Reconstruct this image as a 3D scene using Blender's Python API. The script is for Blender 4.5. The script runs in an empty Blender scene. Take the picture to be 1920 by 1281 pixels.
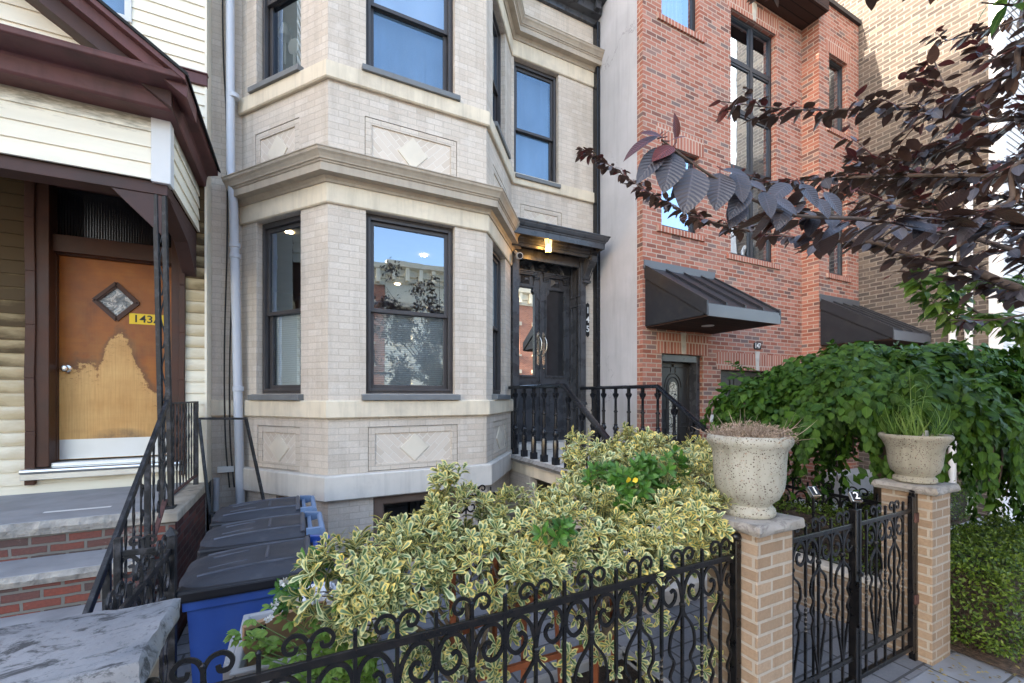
import bpy, bmesh, math, random
from mathutils import Vector, Matrix, noise
R = math.radians
PI = math.pi
rnd = random.Random(7)
SC = bpy.context.scene
COL = SC.collection
GZ = 0.10            # pavement level

# ------------------------------------------------------------------ scene graph helpers
WL = {}
def tag(o, label, cat, group=None):
    o['label'] = label; o['category'] = cat
    if group: o['group'] = group
    return o
def thing(name, loc, label, cat, group=None):
    o = bpy.data.objects.new(name, None); COL.objects.link(o)
    o.empty_display_size = .1
    o.location = loc; WL[o] = Vector(loc)
    return tag(o, label, cat, group)
def dup(o, parent=None, loc=None):
    c = o.copy(); COL.objects.link(c)
    if parent is not None: c.parent = parent
    if loc is not None:
        c.location = loc; WL[c] = Vector(loc)
    for ch in list(o.children): dup(ch, c)
    return c

class Fr:
    """upright frame: origin (x,y), tangent T along the wall, outward normal N"""
    def __init__(s, A, B):
        s.o = Vector((A[0], A[1])); d = Vector((B[0]-A[0], B[1]-A[1])); s.L = d.length
        s.t = d/s.L; s.n = Vector((s.t.y, -s.t.x))
    def p(s, a, z, d=0.):
        q = s.o + s.t*a + s.n*d
        return Vector((q.x, q.y, z))

def catmull(pts, n=5):
    P = [Vector(p) for p in pts]; out = []
    for i in range(len(P)-1):
        p0 = P[max(i-1, 0)]; p1 = P[i]; p2 = P[i+1]; p3 = P[min(i+2, len(P)-1)]
        for k in range(n):
            t = k/n
            out.append(.5*((2*p1)+(p2-p0)*t+(2*p0-5*p1+4*p2-p3)*t*t+(3*p1-p0-3*p2+p3)*t**3))
    out.append(P[-1]); return out

class MB:
    def __init__(s): s.v = []; s.f = []; s.uv = {}
    def face(s, pts, uv=None):
        b = len(s.v); s.v += [Vector(p) for p in pts]
        if uv: s.uv[len(s.f)] = uv
        s.f.append(tuple(range(b, b+len(pts))))
    def add(s, verts, faces):
        b = len(s.v); s.v += [Vector(p) for p in verts]
        s.f += [tuple(i+b for i in f) for f in faces]
    def hexa(s, c):
        s.add(c, [(0,3,2,1),(4,5,6,7),(0,1,5,4),(1,2,6,5),(2,3,7,6),(3,0,4,7)])
    def box(s, x0, x1, y0, y1, z0, z1):
        s.hexa([(x0,y0,z0),(x1,y0,z0),(x1,y1,z0),(x0,y1,z0),(x0,y0,z1),(x1,y0,z1),(x1,y1,z1),(x0,y1,z1)])
    def fbox(s, fr, a0, a1, z0, z1, d0, d1):
        s.hexa([fr.p(a0,z0,d1),fr.p(a1,z0,d1),fr.p(a1,z0,d0),fr.p(a0,z0,d0),fr.p(a0,z1,d1),fr.p(a1,z1,d1),fr.p(a1,z1,d0),fr.p(a0,z1,d0)])
    def mbox(s, M, sx, sy, sz):
        s.hexa([M @ Vector((x*sx/2, y*sy/2, z*sz/2)) for z in (-1,1) for x,y in ((-1,-1),(1,-1),(1,1),(-1,1))])
    def bar(s, p, q, w, h=None, up=(0,0,1)):
        p = Vector(p); q = Vector(q); h = h or w
        d = (q-p).normalized(); u = Vector(up)
        x = d.cross(u)
        if x.length < 1e-4: x = d.cross(Vector((0,1,0)))
        x.normalize(); y = x.cross(d)
        c = []
        for e in (p, q):
            for sx, sy in ((-1,-1),(1,-1),(1,1),(-1,1)): c.append(e + x*sx*w/2 + y*sy*h/2)
        s.hexa(c)
    def frame(s, fr, a0, a1, z0, z1, w, d0, d1, wb=None, wt=None):
        wb = wb or w; wt = wt or w
        s.fbox(fr,a0,a0+w,z0,z1,d0,d1); s.fbox(fr,a1-w,a1,z0,z1,d0,d1)
        s.fbox(fr,a0+w,a1-w,z0,z0+wb,d0,d1); s.fbox(fr,a0+w,a1-w,z1-wt,z1,d0,d1)
    def tube(s, pts, r, n=8, cap=True, flat=None, up=None, twist=0.):
        """round tube, or flat strap when flat=(w,h) (w across, h along the curve's own plane normal 'up')"""
        P = [Vector(p) for p in pts]; m = len(P); b = len(s.v)
        N = None
        for i, p in enumerate(P):
            t = (P[min(i+1,m-1)]-P[max(i-1,0)])
            if t.length < 1e-9: t = Vector((0,0,1))
            t.normalize()
            if up is not None:
                N = t.cross(Vector(up))
                if N.length < 1e-5: N = Vector((1,0,0))
                N.normalize(); B = t.cross(N)
            else:
                if N is None:
                    N = t.cross(Vector((0,0,1)))
                    if N.length < 1e-3: N = t.cross(Vector((1,0,0)))
                N = (N - t*N.dot(t)); N.normalize(); B = t.cross(N)
            rr = r[i] if isinstance(r, (list, tuple)) else r
            if flat:
                an = twist*i/(m-1)
                ca, sa = math.cos(an), math.sin(an)
                N2 = N*ca + B*sa; B2 = B*ca - N*sa
                for sx, sy in ((-1,-1),(1,-1),(1,1),(-1,1)): s.v.append(p + N2*sx*flat[0]/2 + B2*sy*flat[1]/2)
            else:
                for k in range(n):
                    a = 2*PI*k/n; s.v.append(p + (N*math.cos(a)+B*math.sin(a))*rr)
        if flat: n = 4
        for i in range(m-1):
            for k in range(n):
                s.f.append((b+i*n+k, b+i*n+(k+1)%n, b+(i+1)*n+(k+1)%n, b+(i+1)*n+k))
        if cap:
            s.f.append(tuple(b+k for k in range(n))[::-1]); s.f.append(tuple(b+(m-1)*n+k for k in range(n)))
    def lathe(s, prof, c, n=24, cap=True, ph=0.):
        b = len(s.v); c = Vector(c)
        for r, z in prof:
            for k in range(n):
                a = 2*PI*k/n+ph; s.v.append(c + Vector((r*math.cos(a), r*math.sin(a), z)))
        for i in range(len(prof)-1):
            for k in range(n):
                s.f.append((b+i*n+k, b+i*n+(k+1)%n, b+(i+1)*n+(k+1)%n, b+(i+1)*n+k))
        if cap:
            s.f.append(tuple(b+k for k in range(n))[::-1])
            s.f.append(tuple(b+(len(prof)-1)*n+k for k in range(n)))
    def sweep(s, path, prof, ends=True):
        """profile [(out, z)] carried along a plan polyline; out is to the right-hand side of the walk reversed (street side)"""
        m = len(path); P = [Vector((p[0], p[1])) for p in path]; b = len(s.v); k = len(prof)
        for i in range(m):
            ns = []
            if i > 0: t = (P[i]-P[i-1]).normalized(); ns.append(Vector((t.y, -t.x)))
            if i < m-1: t = (P[i+1]-P[i]).normalized(); ns.append(Vector((t.y, -t.x)))
            if len(ns) == 2:
                n = ns[0]+ns[1]; n = n/(n.length_squared)*2
            else: n = ns[0]
            for o, z in prof:
                q = P[i] + n*o; s.v.append(Vector((q.x, q.y, z)))
        for i in range(m-1):
            for j in range(k):
                s.f.append((b+i*k+j, b+i*k+(j+1)%k, b+(i+1)*k+(j+1)%k, b+(i+1)*k+j))
        if ends:
            s.f.append(tuple(b+j for j in range(k))[::-1]); s.f.append(tuple(b+(m-1)*k+j for j in range(k)))
    def prism(s, poly, fn, d0, d1):
        """poly [(a,z)], fn(a,z,d)->point"""
        n = len(poly); b = len(s.v)
        for d in (d0, d1):
            for a_, z in poly: s.v.append(Vector(fn(a_, z, d)))
        s.f.append(tuple(range(b, b+n))); s.f.append(tuple(range(b+n, b+2*n))[::-1])
        for i in range(n):
            j = (i+1) % n; s.f.append((b+i, b+n+i, b+n+j, b+j))
    def wall(s, fr, a0, a1, z0, z1, ops=(), rev=.1, uo=0., zc=None):
        A = sorted(set([a0, a1]+[v for o in ops for v in o[:2] if a0 < v < a1]))
        Z = sorted(set([z0, z1]+[v for o in ops for v in o[2:4] if z0 < v < z1]))
        for i in range(len(A)-1):
            for j in range(len(Z)-1):
                ca = (A[i]+A[i+1])/2; cz = (Z[j]+Z[j+1])/2
                if any(o[0] < ca < o[1] and o[2] < cz < o[3] for o in ops): continue
                q = [(A[i],Z[j]),(A[i+1],Z[j]),(A[i+1],Z[j+1]),(A[i],Z[j+1])]
                s.face([fr.p(a,z) for a,z in q], [(a+uo,z) for a,z in q])
        for o in ops:
            r = o[4] if len(o) > 4 else rev
            b0, b1, c0, c1 = o[:4]
            s.face([fr.p(b0,c0),fr.p(b0,c1),fr.p(b0,c1,-r),fr.p(b0,c0,-r)], [(uo+b0,c0),(uo+b0,c1),(uo+b0+r,c1),(uo+b0+r,c0)])
            s.face([fr.p(b1,c0),fr.p(b1,c0,-r),fr.p(b1,c1,-r),fr.p(b1,c1)], [(uo+b1,c0),(uo+b1+r,c0),(uo+b1+r,c1),(uo+b1,c1)])
            s.face([fr.p(b0,c0),fr.p(b0,c0,-r),fr.p(b1,c0,-r),fr.p(b1,c0)])
            s.face([fr.p(b0,c1),fr.p(b1,c1),fr.p(b1,c1,-r),fr.p(b0,c1,-r)])
    def siding(s, fr, a0, a1, z0, z1, lap=.12, ops=(), out=.016):
        z = z0
        while z < z1-1e-4:
            zt = min(z+lap, z1); cuts = [a0]; segs = [(a0, a1)]
            for o in ops:
                if o[2] < (z+zt)/2 < o[3]:
                    ns = []
                    for p, q in segs:
                        if o[1] <= p or o[0] >= q: ns.append((p,q)); continue
                        if o[0] > p: ns.append((p, o[0]))
                        if o[1] < q: ns.append((o[1], q))
                    segs = ns
            for p, q in segs:
                k = .012
                s.face([fr.p(p,z,out),fr.p(q,z,out),fr.p(q,zt,.003),fr.p(p,zt,.003)])
                s.face([fr.p(p,z,-.005),fr.p(q,z,-.005),fr.p(q,z,out),fr.p(p,z,out)])
            z = zt
    def leaf(s, base, d, nrm, L, W, fold=.25, curl=.3, rows=4, shape=0, ucol=None):
        d = Vector(d).normalized(); x = d.cross(Vector(nrm))
        if x.length < 1e-4: x = d.cross(Vector((.3,.5,.8)))
        x.normalize(); n = x.cross(d); base = Vector(base)
        b = len(s.v)
        for i in range(rows+1):
            t = i/rows
            if shape == 0: w = math.sin(PI*min(1, t**.8*.985+.015))**.8      # ovate, pointed
            elif shape == 1: w = (t**.75)*(1-max(0,(t-.72)/.28)**2.2)*1.08+.03  # spoon shaped
            else: w = math.sin(PI*(.02+.96*t))
            if i == rows: w = .02 if shape != 1 else .12
            c = base + d*L*t*math.cos(curl*t*.5) - n*L*curl*.5*t*t
            hw = W*.5*w
            s.v += [c - x*hw + n*fold*hw, c, c + x*hw + n*fold*hw]
        for i in range(rows):
            a0 = b+i*3; t0 = i/rows; t1 = (i+1)/rows
            s.uv[len(s.f)] = [(0,t0),(.5,t0),(.5,t1),(0,t1)]; s.f.append((a0,a0+1,a0+4,a0+3))
            s.uv[len(s.f)] = [(.5,t0),(1,t0),(1,t1),(.5,t1)]; s.f.append((a0+1,a0+2,a0+5,a0+4))
    def build(s, name, mat, parent=None, smooth=None, bevel=None, recalc=True, kind=None, rough=0.):
        me = bpy.data.meshes.new(name)
        off = WL.get(parent, Vector((0,0,0))) if parent else Vector((0,0,0))
        V = s.v
        me.from_pydata([tuple(v-off) for v in V], [], s.f)
        uvl = me.uv_layers.new(name='UVMap'); buf = [0.]*(2*len(me.loops)); li = 0
        for fi, f in enumerate(s.f):
            if fi in s.uv:
                for u, w in s.uv[fi]: buf[li] = u; buf[li+1] = w; li += 2
            else:
                n = Vector((0,0,0))
                for k in range(len(f)):
                    p = V[f[k]]; q = V[f[(k+1)%len(f)]]
                    n += Vector(((p.y-q.y)*(p.z+q.z),(p.z-q.z)*(p.x+q.x),(p.x-q.x)*(p.y+q.y)))
                if n.length: n.normalize()
                if abs(n.z) > .75:
                    for k in f: buf[li] = V[k].x; buf[li+1] = V[k].y; li += 2
                else:
                    t = Vector((-n.y, n.x, 0)).normalized()
                    for k in f: buf[li] = V[k].dot(t); buf[li+1] = V[k].z; li += 2
        uvl.data.foreach_set('uv', buf)
        if recalc and len(s.f) < 30000:
            bm = bmesh.new(); bm.from_mesh(me); bmesh.ops.recalc_face_normals(bm, faces=bm.faces); bm.to_mesh(me); bm.free()
        if smooth is not None:
            me.shade_smooth(); me.set_sharp_from_angle(angle=R(smooth))
        me.materials.append(mat)
        o = bpy.data.objects.new(name, me); COL.objects.link(o)
        if parent: o.parent = parent
        WL[o] = off
        if bevel:
            md = o.modifiers.new('bevel', 'BEVEL'); md.width = bevel; md.segments = 2; md.limit_method = 'ANGLE'; md.angle_limit = R(35)
        if kind: o['kind'] = kind
        return o

def text(name, body, size, M, mat, parent, depth=.002, ax='CENTER', sx=1.):
    cu = bpy.data.curves.new(name, 'FONT'); cu.body = body; cu.size = size; cu.extrude = depth
    cu.align_x = ax; cu.align_y = 'CENTER'; cu.offset = size*.012
    tmp = bpy.data.objects.new(name+'_tmp', cu); COL.objects.link(tmp)
    dg = bpy.context.evaluated_depsgraph_get()
    me = bpy.data.meshes.new_from_object(tmp.evaluated_get(dg))
    bpy.data.objects.remove(tmp); bpy.data.curves.remove(cu)
    off = WL.get(parent, Vector((0,0,0)))
    me.transform(Matrix.Translation(-off) @ M @ Matrix.Diagonal((sx,1,1,1)))
    me.materials.clear(); me.materials.append(mat)
    o = bpy.data.objects.new(name, me); COL.objects.link(o); o.parent = parent; WL[o] = off
    return o
def face_M(p, n, up=(0,0,1)):
    """matrix whose +Z looks along n and +Y along up"""
    z = Vector(n).normalized(); x = Vector(up).cross(z).normalized(); y = z.cross(x)
    return Matrix(((x.x,y.x,z.x,p[0]),(x.y,y.y,z.y,p[1]),(x.z,y.z,z.z,p[2]),(0,0,0,1)))

# ------------------------------------------------------------------ materials
class NT:
    def __init__(s, name):
        s.m = bpy.data.materials.new(name); s.m.use_nodes = True; s.t = s.m.node_tree; s.t.nodes.clear()
        s.out = s.t.nodes.new('ShaderNodeOutputMaterial')
    def n(s, ty, ins=None, **kw):
        o = s.t.nodes.new('ShaderNode'+ty)
        for k, v in kw.items(): setattr(o, k, v)
        if ins:
            for k, v in ins.items():
                sk = o.inputs[k]
                if isinstance(v, bpy.types.NodeSocket): s.t.links.new(v, sk)
                elif isinstance(v, bpy.types.Node): s.t.links.new(v.outputs[0], sk)
                else:
                    if isinstance(v, tuple) and len(v) == 3 and sk.type == 'RGBA': v = (*v, 1)
                    sk.default_value = v
        return o
    def math(s, op, a, b=0., c=0., clamp=False):
        return s.n('Math', {0:a,1:b,2:c}, operation=op, use_clamp=clamp).outputs[0]
    def mix(s, f, a, b, bt='MIX'):
        o = s.n('Mix', None, data_type='RGBA', blend_type=bt)
        for i, v in ((0,f),(6,a),(7,b)):
            if isinstance(v, bpy.types.NodeSocket): s.t.links.new(v, o.inputs[i])
            else: o.inputs[i].default_value = (*v,1) if isinstance(v, tuple) and len(v)==3 else v
        return o.outputs[2]
    def ramp(s, f, stops, interp='LINEAR'):
        o = s.n('ValToRGB', {'Fac': f}); r = o.color_ramp; r.interpolation = interp
        while len(r.elements) < len(stops): r.elements.new(.5)
        for e, (p, c) in zip(r.elements, stops):
            e.position = p; e.color = (*c,1) if isinstance(c, tuple) else (c,c,c,1)
        return o.outputs[0]
    def coord(s, k='Object'): return s.n('TexCoord').outputs[k]
    def noise(s, vec, scale, detail=4., rough=.55, dist=0., dim='3D'):
        return s.n('TexNoise', {'Vector':vec,'Scale':scale,'Detail':detail,'Roughness':rough,'Distortion':dist})
    def scale(s, vec, v):
        return s.n('Mapping', {'Vector':vec,'Scale':v}).outputs[0]
    def bump(s, h, st=.3, d=.01, nrm=None):
        i = {'Height':h,'Strength':st,'Distance':d}
        if nrm: i['Normal'] = nrm
        return s.n('Bump', i).outputs[0]
    def bsdf(s, col, rough=.6, metal=0., nrm=None, spec=.5, **kw):
        i = {'Base Color':col,'Roughness':rough,'Metallic':metal,'Specular IOR Level':spec}
        if nrm: i['Normal'] = nrm
        i.update(kw)
        o = s.n('BsdfPrincipled', i); s.t.links.new(o.outputs[0], s.out.inputs[0]); return o

def M_basic(name, col, rough=.6, metal=0., var=.15, scale=6., bump=0., bscale=60., spec=.35, dirt=None, dirt_amt=.0, dscale=3., bdist=.004, streak=0., crack=0.):
    t = NT(name); c = t.coord()
    nz = t.noise(c, scale, 5.)
    lo = tuple(x*(1-var) for x in col); hi = tuple(min(1,x*(1+var)) for x in col)
    cc = t.ramp(nz.outputs[0], [(.3,lo),(.7,hi)])
    if dirt:
        dn = t.noise(c, dscale, 8., .65)
        f = t.ramp(dn.outputs[0], [(.5,0.),(.72,dirt_amt)])
        cc = t.mix(f, cc, dirt)
    if streak:
        sn = t.noise(t.scale(c, (5.,5.,.45)), 1.6, 7., .68)
        cc = t.mix(t.ramp(sn.outputs[0], [(.47,0.),(.74,streak)]), cc, tuple(x*.4 for x in col))
    if crack:
        wn = t.noise(c, 2.2, 5., .7); cv = t.n('VectorMath', {0:c,1:t.n('VectorMath', {0:wn.outputs[1],'Scale':.9}, operation='SCALE').outputs[0]}, operation='ADD').outputs[0]
        vo = t.n('TexVoronoi', {'Vector':cv,'Scale':.8}, feature='DISTANCE_TO_EDGE'); pm = t.noise(c, .9, 2.)
        ck = t.math('MULTIPLY', t.ramp(vo.outputs['Distance'], [(.0,crack),(.012,0.)]), t.ramp(pm.outputs[0], [(.48,0.),(.56,1.)]))
        cc = t.mix(ck, cc, tuple(x*.3 for x in col))
    nr = None
    if bump:
        bn = t.noise(c, bscale, 6., .6); nr = t.bump(bn.outputs[0], bump, bdist)
    rr = t.ramp(nz.outputs[0], [(.3,max(0,rough-.06)),(.7,min(1,rough+.08))])
    t.bsdf(cc, rr, metal, nr, spec)
    return t.m

def M_brick(name, stops, mortar, bw=.203, rh=.0685, ms=.008, bump=.5, rough=.85, grime=.15, msmooth=.15, wobble=.006, streak=None, blotch=None):
    """bricks in metres on UV; 'stops' is a ramp over the per-brick random value"""
    t = NT(name); uv = t.coord('UV')
    wob = t.noise(uv, 9., 2.)
    off = t.n('VectorMath', {0:wob.outputs[1],1:(.5,.5,.5)}, operation='SUBTRACT').outputs[0]
    off = t.n('VectorMath', {0:off,'Scale':wobble}, operation='SCALE').outputs[0]
    v = t.n('VectorMath', {0:uv,1:off}, operation='ADD').outputs[0]
    b = t.n('TexBrick', {'Vector':v,'Color1':(0,0,0),'Color2':(1,1,1),'Mortar':(.5,.5,.5),'Scale':1.,'Mortar Size':ms,'Mortar Smooth':msmooth,'Brick Width':bw,'Row Height':rh,'Bias':0.}, offset=.5)
    pick = t.ramp(b.outputs['Color'], stops)
    n1 = t.noise(uv, 55., 4., .6)
    col = t.mix(t.ramp(n1.outputs[0], [(.35,0.),(.75,.35)]), pick, tuple(x*.55 for x in stops[0][1]))
    col = t.mix(b.outputs['Fac'], col, mortar)
    n2 = t.noise(uv, 1.3, 6., .6)
    col = t.mix(t.ramp(n2.outputs[0], [(.4,0.),(.75,grime)]), col, tuple(x*.45 for x in mortar))
    if blotch:
        n3 = t.noise(uv, 3.7, 7., .7)
        col = t.mix(t.ramp(n3.outputs[0], [(.56,0.),(.68,blotch[1])]), col, blotch[0])
    if streak:
        n4 = t.noise(t.scale(uv, (7.,.55,1.)), 1., 6., .65)
        col = t.mix(t.ramp(n4.outputs[0], [(.48,0.),(.72,streak)]), col, tuple(x*.42 for x in stops[0][1]))
    h = t.math('SUBTRACT', 1., b.outputs['Fac'])
    h = t.math('ADD', h, t.math('MULTIPLY', n1.outputs[0], .35))
    h = t.math('ADD', h, t.math('MULTIPLY', b.outputs['Color'], .15))
    t.bsdf(col, rough, 0., t.bump(h, bump, .008), .3)
    return t.m
M = {}
# --- masonry
M['tan_brick'] = M_brick('tan_painted_brick', [(0,(.57,.485,.395)),(.35,(.60,.52,.43)),(.7,(.625,.545,.455)),(1,(.645,.57,.485))], (.485,.42,.345), ms=.005, bump=.5, grime=.22, streak=.35, blotch=((.68,.62,.55),.4))
M['red_brick'] = M_brick('red_brick', [(0,(.12,.07,.062)),(.10,(.28,.09,.055)),(.40,(.375,.14,.092)),(.72,(.445,.185,.13)),(.84,(.24,.115,.092)),(.92,(.17,.125,.115)),(1,(.45,.21,.15))], (.40,.30,.235), ms=.009, bump=.8, grime=.12)
M['red_soldier'] = M_brick('red_soldier_brick', [(0,(.28,.095,.06)),(.5,(.38,.14,.092)),(1,(.44,.18,.125))], (.46,.34,.27), bw=.0685, rh=.32, ms=.011, bump=.8, grime=.1)
M['old_brick'] = M_brick('old_party_brick', [(0,(.045,.036,.033)),(.3,(.085,.065,.055)),(.55,(.12,.09,.072)),(.8,(.065,.056,.05)),(1,(.185,.145,.11))], (.20,.172,.145), bw=.21, rh=.078, ms=.010, wobble=.022, bump=1., grime=.6, blotch=((.20,.165,.125),.45))
M['pier_brick'] = M_brick('tan_pier_brick', [(0,(.25,.175,.115)),(.5,(.30,.215,.145)),(1,(.33,.245,.17))], (.35,.315,.265), ms=.0085, bump=.7, grime=.3, streak=.35, blotch=((.22,.17,.12),.35), bw=.203, rh=.0677)
M['stoop_brick'] = M_brick('peeling_stoop_brick', [(0,(.06,.045,.042)),(.35,(.10,.055,.048)),(.6,(.24,.062,.04)),(.8,(.17,.055,.042)),(1,(.09,.07,.065))], (.17,.155,.135), ms=.010, wobble=.014, bump=1.2, grime=.6, blotch=((.34,.31,.27),.9))
M['dark_brick'] = M_brick('dark_painted_brick', [(0,(.055,.02,.02)),(.6,(.10,.035,.03)),(1,(.17,.06,.045))], (.10,.075,.07), ms=.008, bump=.8, grime=.5, blotch=((.03,.03,.032),.7))
M['paver'] = M_brick('grey_paver', [(0,(.13,.135,.145)),(.5,(.165,.17,.185)),(1,(.21,.21,.22))], (.06,.06,.062), bw=.30, rh=.16, ms=.009, bump=.4, grime=.4)
M['opp_brick'] = M_brick('opposite_orange_brick', [(0,(.40,.13,.07)),(.5,(.50,.17,.09)),(1,(.56,.22,.12))], (.42,.32,.26), ms=.01, bump=.4)
M['limestone'] = M_basic('cream_limestone', (.66,.57,.43), .85, var=.07, scale=3., bump=.35, bscale=120., dirt=(.36,.31,.25), dirt_amt=.4, dscale=2.2, streak=.45)
M['diamond'] = M_basic('cream_diamond_stone', (.64,.57,.46), .85, var=.06, bump=.3, bscale=120.)
M['limestone_grey'] = M_basic('weathered_limestone', (.57,.53,.47), .85, var=.08, scale=3., bump=.35, bscale=120., dirt=(.33,.31,.28), dirt_amt=.5, dscale=2.2, streak=.45)
M['keystone'] = M_basic('keystone', (.46,.43,.38), .85, var=.15, scale=12., bump=.4)
M['stucco'] = M_basic('grey_stucco', (.44,.435,.445), .9, var=.10, scale=1.3, bump=.25, bscale=90., dirt=(.36,.36,.37), dirt_amt=.6, dscale=1.1, streak=.3, crack=.6)
M['cornice'] = M_basic('taupe_painted_metal', (.40,.335,.255), .5, var=.06, scale=5., bump=.05, dirt=(.2,.17,.14), dirt_amt=.4, streak=.4)
M['sill'] = M_basic('grey_painted_sill', (.15,.155,.155), .55, var=.1, scale=9., bump=.1)
M['bluestone'] = M_basic('bluestone', (.26,.26,.265), .72, var=.16, scale=4., bump=.35, bscale=35., dirt=(.14,.14,.145), dirt_amt=.5, dscale=3.)
M['rough_stone'] = M_basic('rock_faced_stone', (.33,.31,.28), .9, var=.3, scale=14., bump=1., bscale=28., bdist=.02, dirt=(.48,.42,.32), dirt_amt=.5, dscale=7.)
M['concrete'] = M_basic('concrete', (.38,.375,.36), .9, var=.12, scale=3., bump=.3, bscale=70., dirt=(.22,.21,.20), dirt_amt=.5)
M['coping'] = M_basic('worn_concrete_coping', (.34,.30,.24), .9, var=.22, scale=7., bump=.5, bscale=60., dirt=(.14,.12,.10), dirt_amt=.8, dscale=6.)
M['asphalt'] = M_basic('asphalt', (.07,.07,.072), .9, var=.2, scale=20., bump=.4, bscale=160.)
# --- metal, paint
M['iron'] = M_basic('black_wrought_iron', (.0045,.0045,.005), .30, var=.35, scale=18., bump=.25, bscale=90., dirt=(.025,.018,.014), dirt_amt=.35, dscale=18.)
M['iron_worn'] = M_basic('worn_black_iron', (.012,.0125,.014), .5, var=.4, scale=14., bump=.5, bscale=70., dirt=(.085,.082,.09), dirt_amt=.75, dscale=14.)
M['rust'] = M_basic('rusty_red_iron', (.075,.035,.03), .7, var=.4, scale=20., bump=.5, bscale=70.)
M['black_wood'] = M_basic('black_gloss_woodwork', (.048,.051,.058), .28, var=.3, scale=6., bump=.12, bscale=40., dirt=(.055,.055,.06), dirt_amt=.5, dscale=9.)
M['black_rail'] = M_basic('black_gloss_rail', (.010,.011,.014), .22, var=.2, scale=6., bump=.06, bscale=40.)
M['canopy_metal'] = M_basic('charcoal_standing_seam', (.017,.019,.024), .42, var=.12, scale=3., dirt=(.05,.048,.045), dirt_amt=.35, dscale=4.)
M['fascia_metal'] = M_basic('grey_canopy_fascia', (.095,.10,.108), .4, var=.05, scale=3.)
M['win_frame'] = M_basic('dark_bronze_frame', (.055,.05,.05), .42, var=.12, scale=6.)
M['win_black'] = M_basic('black_steel_frame', (.018,.020,.024), .38, var=.1, scale=6.)
M['brown_frame'] = M_basic('brown_basement_frame', (.15,.105,.08), .6, var=.15, scale=7.)
M['white_pvc'] = M_basic('pale_grey_pipe', (.50,.52,.56), .45, var=.06, scale=3., dirt=(.3,.3,.31), dirt_amt=.3)
M['white_paint'] = M_basic('white_paint', (.64,.63,.61), .6, var=.06, scale=3., dirt=(.5,.48,.44), dirt_amt=.3)
M['maroon'] = M_basic('faded_maroon_paint', (.115,.045,.043), .55, var=.14, scale=3., bump=.15, bscale=40., dirt=(.05,.025,.02), dirt_amt=.7, dscale=2.5, streak=.5)
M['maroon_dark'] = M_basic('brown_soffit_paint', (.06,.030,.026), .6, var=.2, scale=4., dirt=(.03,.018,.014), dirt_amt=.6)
M['brown_trim'] = M_basic('brown_door_trim', (.058,.020,.009), .5, var=.25, scale=5., bump=.3, bscale=25., dirt=(.05,.02,.014), dirt_amt=.7, dscale=4.)
M['alu'] = M_basic('brushed_aluminium', (.62,.62,.60), .32, 1., var=.12, scale=3., bump=.05)
M['alu_plate'] = M_basic('aluminium_kick_plate', (.62,.61,.58), .4, .5, var=.06, scale=3.)
M['chrome'] = M_basic('worn_nickel', (.55,.52,.46), .22, 1., var=.2, scale=30.)
M['soffit_wood'] = M_brick('dark_soffit_boards', [(0,(.035,.018,.014)),(1,(.055,.028,.02))], (.008,.006,.005), bw=9., rh=.14, ms=.008, bump=.3, grime=.05)
M['roofing'] = M_basic('black_shingle', (.02,.02,.02), .9, var=.3, scale=30., bump=.8)
M['yellow'] = M_basic('yellow_plate', (.80,.52,.02), .5, var=.04)
M['ink'] = M_basic('black_ink', (.015,.013,.012), .5, var=.05)
M['white_ink'] = M_basic('white_lettering', (.80,.80,.78), .5, var=.03)
M['black_plate'] = M_basic('black_sign_plate', (.014,.014,.015), .35, var=.1)
M['bin_blue'] = M_basic('blue_bin_plastic', (.028,.075,.30), .42, var=.12, scale=5., bump=.08, bscale=120., dirt=(.06,.10,.25), dirt_amt=.4)
M['bin_pale'] = M_basic('sun_faded_blue_plastic', (.15,.22,.34), .5, var=.15, scale=5.)
M['bin_lid'] = M_basic('charcoal_bin_lid', (.030,.034,.044), .55, var=.15, scale=4., bump=.25, bscale=200., dirt=(.10,.10,.105), dirt_amt=.35, dscale=7.)
M['tub'] = M_basic('grey_tub_plastic', (.34,.345,.35), .5, var=.08, scale=4., dirt=(.2,.2,.2), dirt_amt=.3)
M['card'] = M_basic('brown_cardboard', (.32,.20,.11), .85, var=.12, scale=8.)
M['wood_orange'] = M_basic('red_brown_stake', (.22,.065,.025), .6, var=.3, scale=10., bump=.3)
M['soil'] = M_basic('dark_soil', (.035,.026,.02), .95, var=.5, scale=30., bump=1., bscale=40., bdist=.02)
M['mulch'] = M_basic('leaf_litter_mulch', (.085,.055,.035), .95, var=.6, scale=40., bump=1., bscale=50., bdist=.02)
M['bark'] = M_basic('plum_bark', (.075,.055,.045), .85, var=.3, scale=25., bump=.8, bscale=60.)
M['twig_red'] = M_basic('red_twig', (.10,.032,.026), .6, var=.2, scale=20.)
M['stem'] = M_basic('grey_brown_stem', (.13,.10,.07), .85, var=.3, scale=25.)
M['stem_green'] = M_basic('green_stem', (.12,.18,.05), .7, var=.2, scale=25.)
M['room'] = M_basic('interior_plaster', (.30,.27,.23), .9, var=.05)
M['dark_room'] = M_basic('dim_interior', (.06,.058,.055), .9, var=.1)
M['door_black'] = M_basic('dark_steel_door', (.030,.028,.027), .35, var=.1, scale=2.)

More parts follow.
